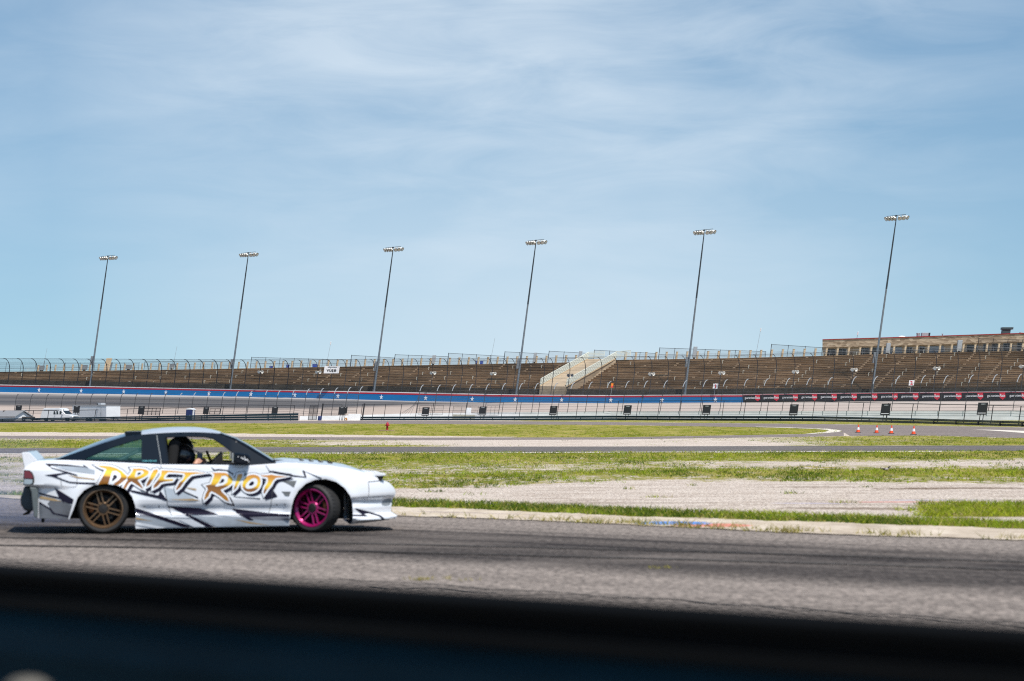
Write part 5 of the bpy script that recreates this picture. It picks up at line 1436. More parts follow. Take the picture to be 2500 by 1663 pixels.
# ---- near guardrail the photographer stands behind, and the frayed post head at its foot
M_NEAR = mat("near_rail_dark_paint", (0.003, 0.0035, 0.004), 0.7, vary=0.25, scale=(2,2,6), spec=0.12)
M_NEARB = mat("near_rail_sky_tint", (0.004, 0.025, 0.041), 0.65, vary=0.3, scale=(2,2,6), spec=0.12)  # sky reflection on the lower beams put into this blue base colour
nl = pt(0, 1371, 4.3); nr = pt(2500, 1524, 2.95)
Nz = (nl.z + nr.z) / 2
dirn = (nr - nl); dirn.z = 0; dirn.normalize(); nn = Vector((-dirn.y, dirn.x, 0)); nn = nn if nn.y < 0 else -nn
ng = empty("near_guardrail", (nl + nr) / 2 - Z*((nl.z + nr.z)/2), "out of focus black and blue steel guardrail closing the bottom of the picture", "guardrail")
def near_beam(zt, h, mtl, name, off=0.0):
    prof = [(0,0),(0.03,0.12),(0.03,0.26),(0.0,0.42),(0.0,0.58),(0.03,0.74),(0.03,0.88),(0.01,1.0)]
    G = []
    for s in np.linspace(-6, 6, 9):
        p = Vector((0,0,0)) + dirn * s
        G.append([p + nn*(q[0]+off) + Z*(zt - h + q[1]*h) for q in prof] + [p + nn*(q[0]+off-0.012) + Z*(zt - h + q[1]*h) for q in prof[::-1]])
    mb = MB(); mb.grid(G, closed=True); mb.add(G[0], [tuple(range(16))]); mb.add(G[-1], [tuple(range(16))[::-1]])
    # follow the slight fall of the rail to the right
    sl = (nr.z - nl.z) / (nr - nl).length
    mb.v = [(x, y, z + sl * (Vector((x, y, 0)).dot(dirn))) for x, y, z in mb.v]
    return mb.build(name, mtl, ng)
near_beam(Nz, 0.085, M_NEAR, "top_beam")
near_beam(Nz - 0.080, 0.31, M_NEARB, "lower_beam", -0.035)
near_beam(Nz - 0.45, 0.31, M_NEARB, "bottom_beam", 0.0)
for s in (-4.2, -2.2, 3.0, 5.0):
    mb = MB(); p = dirn*s - nn*0.10; mb.box(Vector((p.x, p.y, (Nz-0.12)/2)), (0.12,0.15,Nz-0.12), rz=math.atan2(dirn.y, dirn.x)); mb.build("post", M_NEAR, ng)
pr = pt(68, 1660, 3.2)
g = empty("post_head", (pr.x, pr.y, 0), "blurred frayed pale post head in the bottom left corner", "post")
M_FRAY = mat("frayed_pale_wood", (0.17, 0.155, 0.13), 0.95, vary=0.55, scale=(40,40,12), bump=0.5)
mb = MB(); mb.lathe([(0.028,0),(0.028,pr.z-0.03),(0.027,pr.z-0.008),(0.016,pr.z),(0,pr.z+0.003)], 14)
mb.v = [(x*(1+0.08*math.sin(z*90+y*60)), y, z) for x, y, z in mb.v]
mb.build("stake", M_FRAY, g, smooth=True)
# ================================================================== THE DRIFT CAR
S = 481.0
def C(zx, zy): return ((zx - 1200.0) / S, (668.0 - zy) / S)
def cv(pts, sx, ox, sy, oy): return [C(ox + sx*a, oy + sy*b_) for a, b_ in pts]
def cZ(pts): return [C(*p) for p in pts]
def cA(pts): return cv(pts, .25, 542.1, .25, 235.7)
def cB(pts): return cv(pts, .25, 1084.2, .25, 235.7)
def cR(pts): return cv(pts, .31574, 94.3, .31574, 165.0)
def cS(pts): return cv(pts, .4, 754.2, .4, 424.3)
def cF(pts): return cv(pts, .3307, 1555.6, .3307, 165.0)

YAW = R(7.5)
RZ = Matrix.Rotation(YAW, 4, "Z")
car = empty("drift_car", Vector((-3.74, 29.74, 0.004)), "white drift hatchback with gold graffiti lettering, bronze rear and magenta front wheel", "car", rz=YAW)
car.scale = (1.008, 1.0, 1.0)

NOSE = [C(x, y)[::-1] for x, y in ((2235,300),(2258,332),(2270,364),(2280,388),(2287,415),(2291,445),(2286,466),(2272,482),(2263,540),(2264,560),(2298,582),(2288,598),(2225,608),(2100,640))]
TAIL = [C(x, y)[::-1] for x, y in ((330,240),(232,250),(200,275),(160,300),(160,390),(238,404),(240,600))]
def tint(tab, z):
    tb = sorted(tab); return float(np.interp(z, [q[0] for q in tb], [q[1] for q in tb]))
PROF = [(0.06,.846),(0.10,.856),(0.19,.874),(.226,.874),(.246,.832),(.30,.838),(.355,.868),(.40,.876),(.55,.870),(.70,.860),(.79,.846),(.85,.822),(.89,.796),(.95,.77)]
PROF2 = [(0.06,.865),(.2,.862),(.40,.872),(.55,.872),(.70,.862),(.79,.846),(.85,.822),(.89,.796),(.95,.77)]
XA, XB = C(770,0)[0], C(1690,0)[0]
AR = C(605,525); AF = C(1845,520)
def hw(X, Zz):
    w1 = float(np.interp(Zz, [p[0] for p in PROF], [p[1] for p in PROF])); w2 = float(np.interp(Zz, [p[0] for p in PROF2], [p[1] for p in PROF2]))
    k = min(1, max(0, (X - XA) / 0.12)) * min(1, max(0, (XB - X) / 0.12)); w = w2 + (w1 - w2) * k
    for cx, cz, r0 in ((AF[0], AF[1], .37), (AR[0], AR[1], .335)):
        r = math.hypot(X - cx, Zz - cz)
        if Zz > 0.16: w += 0.032 * math.exp(-((r - r0) / 0.085) ** 2)
    s = tint(NOSE, Zz) - X
    if s < 0.80: w *= 1 - 0.58 * max(0, 1 - max(s, 0) / 0.80) ** 2.3
    # the front bumper: a ridge, a hollow under it and a lip flaring out
    if X > C(2015,0)[0]:
        if 0.30 < Zz < 0.415: w -= 0.03 * math.sin((Zz - 0.30) / 0.115 * math.pi)
        if Zz < 0.22: w += 0.05 * (0.22 - Zz) / 0.1
    s = X - tint(TAIL, Zz)
    if s < 0.42: w *= 1 - 0.15 * max(0, 1 - max(s, 0) / 0.42) ** 2
    return w
def gw(X, Zz):
    w = 0.79 - (Zz - 0.84) * 0.50
    w -= 0.10 * max(0, (C(640,0)[0] - X) / 0.7) ** 1.3
    w -= 0.05 * max(0, (X - C(1330,0)[0]) / 0.55)
    return w

def inside(P, poly):
    x, y = P[:, 0], P[:, 1]; c = np.zeros(len(P), int); n = len(poly)
    for i in range(n):
        (x0, y0), (x1, y1) = poly[i], poly[(i+1) % n]
        up = (y0 <= y) & (y1 > y); dn = (y0 > y) & (y1 <= y)
        L_ = (x1 - x0) * (y - y0) - (x - x0) * (y1 - y0)
        c += np.where(up & (L_ > 0), 1, 0) - np.where(dn & (L_ < 0), 1, 0)
    return c != 0
def resample(poly, step):
    out = []
    n = len(poly)
    for i in range(n):
        a, c = poly[i], poly[(i+1) % n]; L_ = math.hypot(c[0]-a[0], c[1]-a[1]); k = max(1, int(L_ / step))
        out += [(a[0] + (c[0]-a[0])*j/k, a[1] + (c[1]-a[1])*j/k) for j in range(k)]
    return out
def smooth_poly(poly, it=1, closed=True):
    for _ in range(it):
        o = []
        n = len(poly)
        for i in range(n):
            a, c = poly[i], poly[(i+1) % n]
            o += [(a[0]*.75 + c[0]*.25, a[1]*.75 + c[1]*.25), (a[0]*.25 + c[0]*.75, a[1]*.25 + c[1]*.75)]
        poly = o
    return poly
KINKS = (.10,.185,.205,.226,.244,.262,.30,.355,.40)
def fill2d(outers, holes=(), step=0.03, clip=None):
    loops = [resample(p, step) for p in outers] + [resample(p, step) for p in holes]
    if clip: loops += [resample(p, step) for p in clip]
    pts = []; ed = []
    for l in loops:
        n0 = len(pts); pts += l; ed += [(n0 + i, n0 + (i+1) % len(l)) for i in range(len(l))]
    B = np.array(pts)
    allp = np.array([p for l in outers for p in l]); x0, z0 = allp.min(0); x1, z1 = allp.max(0)
    zl = np.arange(z0, z1, step)
    for kz in KINKS:
        if z0 < kz < z1:
            zl = zl[np.abs(zl - kz) > 0.4*step]; zl = np.append(zl, kz)
    gx, gzz = np.meshgrid(np.arange(x0, x1, step), np.sort(zl)); Gp = np.stack([gx.ravel(), gzz.ravel()], 1)
    def ok(P):
        m_ = np.zeros(len(P), bool)
        for l in outers: m_ |= inside(P, l)
        for l in holes: m_ &= ~inside(P, l)
        if clip:
            cm = np.zeros(len(P), bool)
            for l in clip: cm |= inside(P, l)
            m_ &= cm
        return m_
    if len(Gp):
        Gp = Gp[ok(Gp)]
        if len(Gp):
            dmin = np.array([((B - g_) ** 2).sum(1).min() for g_ in Gp]); Gp = Gp[dmin > (0.35 * step) ** 2]
    V2 = [Vector((float(p[0]), float(p[1]))) for p in pts] + [Vector((float(p[0]), float(p[1]))) for p in Gp]
    r_ = delaunay_2d_cdt(V2, ed, [], 0, 1e-6)
    vs, fs = r_[0], r_[2]
    va = np.array([(v_.x, v_.y) for v_ in vs])
    tri = np.array([list(f_)[:3] for f_ in fs if len(f_) == 3])
    keep = ok(va[tri].mean(1))
    return va, tri[keep]
def side_mesh(va, tri, wf, side, off=0.0):
    mb = MB(); used = sorted(set(tri.ravel().tolist())); ix = {u: i for i, u in enumerate(used)}
    mb.add([(va[u][0], side * (wf(va[u][0], va[u][1]) + off), va[u][1]) for u in used], [tuple(ix[int(q)] for q in (t_ if side < 0 else t_[::-1])) for t_ in tri])
    return mb

# ---- materials of the car
def paint(name, c, rough=0.22, vary=0.04, coat=1.0, spec=0.5):
    m_ = mat(name, c, rough, 0.0, vary, (2,2,2), spec, coat); return m_
M_CARW = paint("white_car_paint", (0.74, 0.76, 0.80), 0.16)
M_CARB = paint("black_car_trim", (0.005, 0.009, 0.016), 0.07, coat=0.0, spec=0.35)
M_STRIPE = paint("ink_blue_graphic", (0.010, 0.008, 0.022), 0.4, coat=0.1, spec=0.2)
M_STRIPEG = paint("grey_graphic", (0.24, 0.25, 0.29), 0.3, vary=0.4)
M_STRIPED = paint("dark_grey_graphic", (0.15, 0.165, 0.19), 0.3, vary=0.5)
M_STRIPEL = paint("pale_grey_graphic", (0.42, 0.47, 0.53), 0.3, vary=0.3)
M_STRIPEGO = paint("tan_graphic", (0.48, 0.33, 0.16), 0.3, vary=0.3)
M_OUTL = paint("white_letter_outline", (0.80, 0.83, 0.88), 0.3)
M_SEAM = mat("panel_gap", (0.05, 0.05, 0.055), 0.7)
M_CABIN = mat("matt_black_cabin", (0.008, 0.008, 0.009), 0.85, vary=0.2)
m, t, b, o = new_mat("gold_letter_print")
sp = t.nodes.new("ShaderNodeSeparateXYZ"); t.links.new(ncoord(t), sp.inputs[0])
q = nmath(t, 'ADD', sp.outputs[2], nmath(t, 'MULTIPLY', sp.outputs[0], 0.086))
q = nmath(t, 'ADD', q, nmath(t, 'MULTIPLY', nmath(t, 'SUBTRACT', nnoise(t, ncoord(t), (6,6,6), 3), 0.5), 0.02))
col = nramp(t, nmath(t, 'MULTIPLY', nmath(t, 'SUBTRACT', q, 0.36), 1/0.37), [(0.0,(0.48,0.23,0.014)),(0.36,(0.30,0.115,0.010)),(0.58,(0.20,0.075,0.009)),(0.645,(0.74,0.42,0.012)),(0.76,(0.88,0.63,0.045)),(0.87,(0.78,0.44,0.04)),(1.0,(0.58,0.24,0.03))])
t.links.new(col, b.inputs["Base Color"]); b.inputs["Roughness"].default_value = 0.3; b.inputs["Coat Weight"].default_value = 0.6; b.inputs["Coat Roughness"].default_value = 0.1
M_GOLD = m
def glass(name, tintc, cover, rough=0.03):
    m_, t_, b_, o_ = new_mat(name)
    b_.inputs["Base Color"].default_value = (*tintc, 1); b_.inputs["Roughness"].default_value = rough; b_.inputs["Coat Weight"].default_value = 1.0
    b_.inputs["Specular IOR Level"].default_value = 0.6
    tr_n = t_.nodes.new("ShaderNodeBsdfTransparent"); tr_n.inputs[0].default_value = (0.62, 0.78, 0.76, 1)
    mx = t_.nodes.new("ShaderNodeMixShader"); mx.inputs[0].default_value = cover
    t_.links.new(tr_n.outputs[0], mx.inputs[1]); t_.links.new(b_.outputs[0], mx.inputs[2]); t_.links.new(mx.outputs[0], o_.inputs[0]); return m_
M_WS = glass("blue_green_windshield", (0.008, 0.085, 0.115), 0.85)
M_HATCH = glass("dark_blue_hatch_glass", (0.006, 0.035, 0.062), 0.95)
M_QW = glass("green_quarter_glass", (0.03, 0.12, 0.11), 0.38)

# ---- body sides
ARCH_F = [(2022,612),(2025,560),(2022,500),(2008,455),(1975,410),(1930,376),(1870,358),(1810,361),(1755,383),(1712,423),(1685,470),(1672,520),(1664,570),(1661,612)]
ARCH_R = [(788,612),(793,560),(788,505),(770,452),(737,413),(690,390),(620,380),(555,388),(503,417),(467,458),(450,505),(440,532)]
SIDE = cZ([(240,577),(243,404),(160,391),(158,300),(198,270),(212,254),(245,250),(330,244),(480,248),(930,271),(1450,277),(1585,268),(1640,262),(1750,268),(1900,281),(1990,294),(2060,313),(2120,332),(2200,364),(2250,387),(2278,415),(2291,445),(2286,466),(2272,482),(2263,540),(2264,560),(2298,582),(2288,598),(2225,608),(2010,623)]
          + ARCH_F + [(1660,627),(790,639)] + ARCH_R + [(420,582)])
vaS, triS = fill2d([SIDE], step=0.022)
mb = MB()
for sd in (-1, 1):
    k = side_mesh(vaS, triS, hw, sd); mb.add(k.v, k.f)
body = mb.build("body", M_CARW, car, smooth=True)
for md in list(body.modifiers): body.modifiers.remove(md)
sdm = body.modifiers.new("skin", 'SOLIDIFY'); sdm.thickness = 0.006; sdm.offset = -1
body.modifiers.new('edges', 'EDGE_SPLIT').split_angle = R(38)

def loft(stations, wfun, nm, mtl, crown, bulge=None, pw=2.6, nt_=21):
    """stations: (x,z) of the side edge; crown: rise of the middle at each"""
    rows_ = []
    for i, (X, Zz) in enumerate(stations):
        w = wfun(X, Zz); r_ = []
        for j in range(nt_):
            tq = -1 + 2*j/(nt_-1); e = 1 - abs(tq) ** pw
            r_.append((X + (bulge[i] * (1 - tq*tq) if bulge else 0), w * tq, Zz + crown[i] * e))
        rows_.append(r_)
    mb = MB(); mb.grid(rows_); return mb.build(nm, mtl, car, smooth=True)
def px(v_): return [q / S for q in v_]
# hood, nose skin, rear skin
HD = [(1585,268),(1640,262),(1700,265),(1750,268),(1830,274),(1900,281),(1990,294),(2060,313),(2120,332),(2160,347),(2200,364)]
loft(cZ(HD), hw, "hood", M_CARW, px([20,20,19,18,18,17,16,12,6,3,1]))
NS = [(2200,364),(2225,375),(2250,387),(2278,415),(2291,445),(2286,466),(2272,482),(2263,540),(2264,560),(2298,582),(2288,598),(2225,608),(2010,623)]
loft(cZ(NS), hw, "front_bumper", M_CARW, px([1]+[0]*12), px([0,3,6,8,8,8,8,8,8,10,10,10,0]))
RS = [(330,244),(245,250),(212,254),(198,270),(158,300),(160,391),(243,404),(240,577)]
loft(cZ(RS), hw, "rear_panel", M_CARW, px([4,4,4,2,0,0,0,0]), px([0,0,0,-4,-8,-8,0,0]))

# ---- greenhouse: black side frames with the window openings cut out
GH = cZ([(330,246),(480,249),(930,272),(1450,278),(1588,270),(1500,216),(1420,166),(1350,126),(1275,96),(1180,89),(1080,87),(950,91),(820,101),(730,110),(600,150),(480,194)])
DW = cZ([(955,116),(1060,111),(1175,113),(1225,122),(1285,163),(1340,205),(1385,255),(1392,270),(975,268),(966,200)])
QWp = cZ([(500,240),(570,208),(660,172),(760,140),(818,126),(822,132),(822,246),(806,248)])
vaG, triG = fill2d([GH], [DW, QWp], step=0.03)
mb = MB()
for sd in (-1, 1):
    k = side_mesh(vaG, triG, gw, sd); mb.add(k.v, k.f)
fr_ = mb.build("window_frame", M_CARB, car, smooth=True)
for md in list(fr_.modifiers): fr_.modifiers.remove(md)
sdm = fr_.modifiers.new("skin", 'SOLIDIFY'); sdm.thickness = 0.02; sdm.offset = -1
fr_.modifiers.new('edges', 'EDGE_SPLIT').split_angle = R(35)
vaQ, triQ = fill2d([QWp], step=0.05)
for sd in (-1, 1): side_mesh(vaQ, triQ, gw, sd, -0.008).build("quarter_window", M_QW, car, smooth=True)
for sd in (-1, 1):
    for nm_, pth, r_ in (("door_trim", [(955,116),(966,200),(975,268)], .006), ("belt_moulding", [(480,250),(930,273),(1450,279),(1590,270)], .010)):
        mb = MB(); mb.tube([(C(*p)[0], sd*(gw(*C(*p)) + .008), C(*p)[1]) for p in pth], r_, 6); mb.build(nm_, M_CARB, car)
mb = MB()
mb.tube([(C(*p)[0], -(gw(*C(*p)) + .006), C(*p)[1]) for p in ((907,104),(916,160),(926,215),(934,270))], .004, 5)
mb.build("pillar_seam", M_GREYTRIM, car)

# roof, hatch and windshield
RFs = [(820,101),(880,96),(950,91),(1020,88),(1080,87),(1130,87),(1180,89),(1230,92),(1275,97)]
loft(cZ(RFs), gw, "roof", M_CARW, px([24,28,30,30,29,28,25,19,10]), pw=2.2)
HT = [(262,249),(330,246),(450,206),(480,194),(600,150),(730,110),(820,101)]
loft(cZ(HT), gw, "rear_window", M_HATCH, px([0,4,18,18,20,18,20]))
WSn = [(1275,97),(1350,127),(1420,167),(1500,217),(1588,270)]
loft(cZ(WSn), gw, "windshield", M_WS, px([6,5,4,4,3]), px([6,18,24,26,26]))
for sd in (-1, 1):   # A-pillar covers catch the sun
    mb = MB(); mb.tube([(C(*p)[0], sd*(gw(*C(*p)) - .008), C(*p)[1]) for p in ((1268,98),(1350,129),(1420,169),(1500,219),(1585,271))], [.014,.018,.02,.02,.016], 8); mb.build("windshield_pillar", M_CARB, car, smooth=True)
mb = MB(); mb.prism(cZ([(722,84),(820,82),(818,108),(730,112)]), -0.60, 0.60); mb.build("roof_spoiler", M_CARB, car, bevel=0.012)
mb = MB(); mb.box((C(1605,252)[0], 0, C(0,256)[1]), (0.17, 1.1, 0.028)); mb.build("cowl_panel", M_CABIN, car, bevel=0.008)
# louvres on the hood
for zx in (1740, 1795, 1850, 1905):
    for y_ in (-0.32, 0.32):
        X, Zz = C(zx, 256 + (zx-1740)*0.075); mb = MB(); mb.box((X, y_, Zz + 0.004), (0.055, 0.34, 0.02), M=Matrix.Rotation(R(12), 4, 'Y')); mb.build("hood_louvre", M_CABIN, car, bevel=0.005)
# duck-tail spoiler
mb = MB(); mb.prism(cZ([(148,208),(152,202),(192,201),(206,216),(234,246),(236,256),(214,258),(207,272),(204,300),(166,297),(156,250)]), -0.70, 0.70); mb.build("rear_spoiler", M_CARW, car, bevel=0.018, seg=3)
# pop-up headlights, raised
for y_ in (-0.44, 0.44):
    mb = MB(); mb.prism(cZ([(2072,328),(2110,319),(2200,326),(2224,333),(2223,342),(2196,346),(2130,346)]), y_-0.17, y_+0.17); hl = mb.build("headlight_lid", M_CARW, car, bevel=0.008)
    mb = MB(); mb.prism(cZ([(2140,343),(2198,345),(2210,346),(2206,362),(2196,374),(2150,360)]), y_-0.155, y_+0.155); mb.build("headlight", M_CABIN, hl, bevel=0.005)
# tail lamps
for sd in (-1, 1):
    va_, tr_ = fill2d([cR([(215,435),(320,440),(370,480),(405,560),(408,640),(390,690),(330,705),(205,700)])], step=0.03)
    k = side_mesh(va_, tr_, hw, sd, 0.006); tl_ = k.build("tail_light", M_CABIN, car, smooth=True)
    va_, tr_ = fill2d([cR([(225,450),(315,455),(360,500),(385,560),(380,590),(225,580)])], step=0.03); side_mesh(va_, tr_, hw, sd, 0.011).build("red_lens", paint("red_lamp_lens", (0.16,0.008,0.012), 0.1), tl_, smooth=True)
    va_, tr_ = fill2d([cR([(222,595),(378,604),(370,670),(325,692),(215,688)])], step=0.03); side_mesh(va_, tr_, hw, sd, 0.011).build("clear_lens", paint("clear_lamp_lens", (0.36,0.42,0.46), 0.1), tl_, smooth=True)
# bare rear crash bar with tow hook
mb = MB(); mb.prism(cZ([(158,396),(205,398),(212,430),(218,520),(200,545),(160,535),(140,500),(138,455),(150,440)]), -0.62, 0.62); mb.build("crash_bar", mat("dark_blue_grey_metal", (0.035,0.05,0.062), 0.5, metal=0.3, vary=0.4, scale=(6,6,6)), car, bevel=0.03, seg=3)
M_BRK = mat("grey_bracket", (0.10,0.12,0.125), 0.5, vary=0.3, scale=(5,5,5))
for y0_ in (-0.80, 0.76): mb = MB(); mb.prism(cZ([(196,400),(243,402),(242,572),(222,572),(214,520),(206,430)]), y0_, y0_+0.04); mb.build("bumper_bracket", M_BRK, car, bevel=0.01)
mb = MB(); mb.tube([(C(185,535)[0],-0.5,C(0,535)[1]),(C(178,552)[0],-0.5,C(0,552)[1]),(C(150,562)[0],-0.5,C(0,562)[1])], [.03,.022,.008], 8); mb.build("tow_hook", M_CABIN, car, smooth=True)
mb = MB(); mb.box((C(263,0)[0], -0.55, C(0,588)[1]), (0.035, 0.05, 0.075)); mb.build("bumper_stay", M_CABIN, car, bevel=0.006)
mb = MB(); mb.tube([(C(300,0)[0],0.45,0.20),(C(205,0)[0],0.45,0.20)], 0.05, 12); mb.build("exhaust_pipe", M_STEEL, car, smooth=True)

# dark inside: cabin tub, engine bay, boot and wheel arch liners
mb = MB()
def tub(x0, x1, y_, z0, z1, top=True): mb.box(((C(x0,0)[0]+C(x1,0)[0])/2, 0, (z0+z1)/2), (C(x1,0)[0]-C(x0,0)[0], 2*y_, z1-z0))
tub(800, 1655, 0.80, 0.10, 0.34); tub(1600, 1985, 0.46, 0.15, 0.70); tub(255, 800, 0.50, 0.17, 0.72); tub(1660, 1700, 0.7, 0.15, 0.72); tub(2030, 2160, 0.44, 0.13, 0.5)
for sd in (-1, 1): mb.box(((C(800,0)[0]+C(1600,0)[0])/2, sd*0.755, 0.56), (C(1600,0)[0]-C(800,0)[0], 0.06, 0.46))
mb.box((C(640,0)[0], 0, 0.75), (0.9, 1.3, 0.05))
mb.build("cabin_tub", M_CABIN, car)
for arch, nm in ((ARCH_F, "arch_liner"), (ARCH_R, "arch_liner")):
    for sd in (-1, 1):
        mb = MB(); mb.grid([[(C(*p)[0], sd*(hw(*C(*p)) - .012), C(*p)[1]) for p in arch], [(C(*p)[0], sd*0.45, C(*p)[1] + .02) for p in arch]]); mb.build(nm, M_CABIN, car, smooth=True)
# side skirt underside lip
mb = MB(); mb.prism(cZ([(1215,272),(1272,214),(1282,206),(1284,262),(1560,262),(1570,300),(1300,330),(1215,300)]), -0.70, 0.70); mb.build("dashboard", M_CABIN, car, bevel=0.01)
mb = MB()
for k in range(24):
    a, c = 2*math.pi*k/24, 2*math.pi*(k+1)/24
    mb.tube([(0.0, 0.17*math.cos(a), 0.17*math.sin(a)), (0.0, 0.17*math.cos(c), 0.17*math.sin(c))], 0.016, 6)
for a in (0.3, 2.84, 4.71): mb.tube([(0,0,0),(0.0,0.16*math.cos(a),0.16*math.sin(a))], 0.014, 6)
sw = mb.build("steering_wheel", M_CABIN, car); sw.location = (C(1225,0)[0], 0.36, 0.80); sw.rotation_euler = (0, R(-22), 0)
for y_ in (-0.36, 0.36):
    mb = MB(); mb.prism(cZ([(985,128),(1030,122),(1042,150),(1030,210),(1012,330),(1060,440),(1180,430),(1185,480),(1000,500),(955,400),(965,250),(972,150)]), y_-0.22, y_+0.22)
    mb.build("racing_seat", M_CABIN, car, bevel=0.05, seg=3)
mb = MB()      # roll cage
for y_ in (-0.56, 0.56):
    mb.tube([(C(935,0)[0], y_*1.15, 0.34), (C(935,0)[0], y_*1.0, 1.12)], 0.02, 8); mb.tube([(C(935,0)[0], y_, 1.12), (C(620,0)[0], y_, 0.80)], 0.02, 8)
mb.tube([(C(935,0)[0], -0.56, 1.12), (C(935,0)[0], 0.56, 1.12)], 0.02, 8); mb.build("roll_cage", M_GREYTRIM, car, smooth=True)
for sd in (-1, 1):   # door mirrors
    mb = MB(); mb.prism(cZ([(1342,208),(1362,203),(1425,212),(1440,232),(1438,262),(1400,272),(1352,268),(1340,250)]), sd*0.80, sd*0.99); dm = mb.build("door_mirror", M_CARB, car, bevel=0.02, seg=3)
    mb = MB(); mb.prism(cZ([(1333,206),(1341,206),(1340,262),(1334,258)]), sd*0.82, sd*0.97); mb.build("mirror_glass", M_GREYTRIM, dm)
mb = MB()      # small white sticker marks on the mirror, too blurred to read
for a, c in (((1576,600),0.012),((1640,620),0.016),((1665,640),0.018),((1700,625),0.014),((1710,655),0.02),((1745,660),0.02),((1690,600),0.01),((1770,690),0.013)):
    X, Zz = C(895.7 + .3*a[0], 47.1 + .3*a[1]); mb.box((X, -0.993, Zz), (c, 0.004, c*0.8), M=Matrix.Rotation(R(18), 4, 'Y'))
mb.build("mirror_sticker", M_LETTER, car)
mb = MB()      # row of small teal marks on the black rear pillar
for i in range(9):
    X, Zz = C(829 + i*9.3, 251); w = gw(X, Zz) + .004; mb.box((X, -w, Zz), (0.012, 0.004, 0.013 + 0.004*(i % 3)))
mb.build("pillar_sticker", mat("teal_sticker", (0.12,0.45,0.50), 0.5), car)

# ---- livery: everything printed on the near side
def decal(nm, outers, mtl, off, holes=(), step=0.024, parent=None):
    if nm.endswith(("_flash", "panel_gap", "rivet", "fender_vent")) and len(outers) > 1:
        for i_, p_ in enumerate(outers): decal(nm, [p_], mtl, off + i_ * 0.00004, holes, step, parent)
        return None
    va_, tr_ = fill2d(outers, holes, step, clip=[SIDE])
    if len(tr_) == 0: return None
    return side_mesh(va_, tr_, hw, -1, off).build(nm, mtl, parent or car, smooth=True)
decal("grey_flash", [cS([(862,348),(1240,372),(2262,372),(2262,505),(1240,512),(1000,402)]), cR([(860,960),(1100,985),(1080,1050),(1030,1210),(800,1165),(720,1120),(760,1040)]),
     cS([(100,355),(470,372),(690,460),(770,515),(500,520),(95,470)]), cA([(1600,640),(1760,690),(2040,760),(2357,960),(2357,1000),(1730,1000),(1640,800)]), cR([(700,345),(1300,385),(1480,440),(1480,510),(1000,440)])], M_STRIPEL, 0.0030)
decal("shaded_flash", [cR([(690,985),(1100,970),(1085,1050),(1022,1268),(760,1208),(700,1130),(640,1040)]), cR([(488,1048),(680,1158),(740,1240),(1015,1292),(1010,1335),(488,1300)])], M_STRIPED, 0.0033)
decal("violet_flash", [cS([(1560,372),(2262,374),(2262,430),(1900,425)]), cS([(100,246),(470,372),(400,388),(98,352)]), cA([(880,720),(1240,790),(1560,860),(1700,965),(1580,940),(1000,800)])], M_STRIPEG, 0.0036)
decal("tan_flash", [cS([(98,372),(330,432),(98,402)]), cS([(1480,408),(1780,462),(1990,500),(1690,470)]), cR([(500,900),(760,950),(900,1000),(700,985),(500,950)]), cA([(2130,670),(2357,700),(2357,745),(2200,705)]), cR([(1000,520),(1180,555),(1480,590),(1480,610),(1170,580)]), cS([(560,120),(900,110),(1000,135),(880,140)])], M_STRIPEGO, 0.0040)
decal("pale_flash", [cS([(100,438),(520,522),(400,536),(96,482)]), cS([(480,372),(600,330),(850,372),(870,385)]), cS([(690,405),(870,400),(1080,512),(910,516)]), cS([(1250,330),(1620,372),(1560,378),(1240,350)])], M_OUTL, 0.0044)
decal("ink_flash", [
    cR([(590,316),(690,382),(702,350),(1000,362),(1300,384),(1312,374),(1000,334),(800,322)]),
    cR([(590,524),(960,478),(700,395),(700,382),(990,462),(1165,518),(1165,536),(990,496),(860,520),(800,545),(890,590),(1040,642),(1180,652),(1493,662),(1493,690),(1170,680),(1030,665),(850,598),(730,552)]),
    cR([(488,842),(850,925),(768,752),(1110,962),(1085,1045),(1000,1030),(940,1000),(930,1030),(880,960),(840,952),(488,872)]),
    cR([(490,1008),(700,1128),(760,1208),(1025,1260),(1018,1288),(740,1234),(680,1152),(490,1042)]),
    cS([(88,238),(470,366),(910,520),(760,518),(400,392),(98,300)]),
    cS([(545,216),(1000,248),(1260,336),(845,342),(1210,518),(1085,518),(855,378),(730,308)]),
    cS([(1440,252),(1960,318),(2268,340),(2262,372),(2000,368),(1620,378),(1550,330)]),
    cS([(1560,300),(1760,420),(1700,425),(1500,310)]),
    cA([(870,716),(1240,800),(1500,852),(1545,740),(1705,962),(1680,972),(1560,935),(900,772)]),
    cA([(1728,1106),(2357,1148),(2357,1192),(1740,1132)]),
    cA([(2080,748),(2400,895),(2400,925),(2060,772)]),
    cB([(520,188),(600,262),(700,250),(900,276),(1045,368),(1010,372),(880,300),(690,274),(580,280)]),
    cF([(20,434),(400,515),(582,540),(538,426),(880,566),(860,580),(580,448),(612,556),(400,538),(20,462)]),
    cF([(1450,1093),(1720,1168),(1930,1238),(2028,1330),(1988,1336),(1900,1254),(1700,1196),(1620,1204),(1700,1246),(1590,1218)]),
    cF([(1408,1208),(1590,1215),(1690,1246),(1410,1232)]),
    cB([(1770,960),(1940,750),(2036,888),(1900,934)]),
    cB([(1840,290),(2100,330),(2357,370),(2357,395),(2050,365),(1880,330)]),
    cB([(1000,880),(1640,925),(1640,945),(1100,900)]),
    cR([(1205,290),(1380,400),(1300,375),(1260,320)])], M_STRIPE, 0.0050)
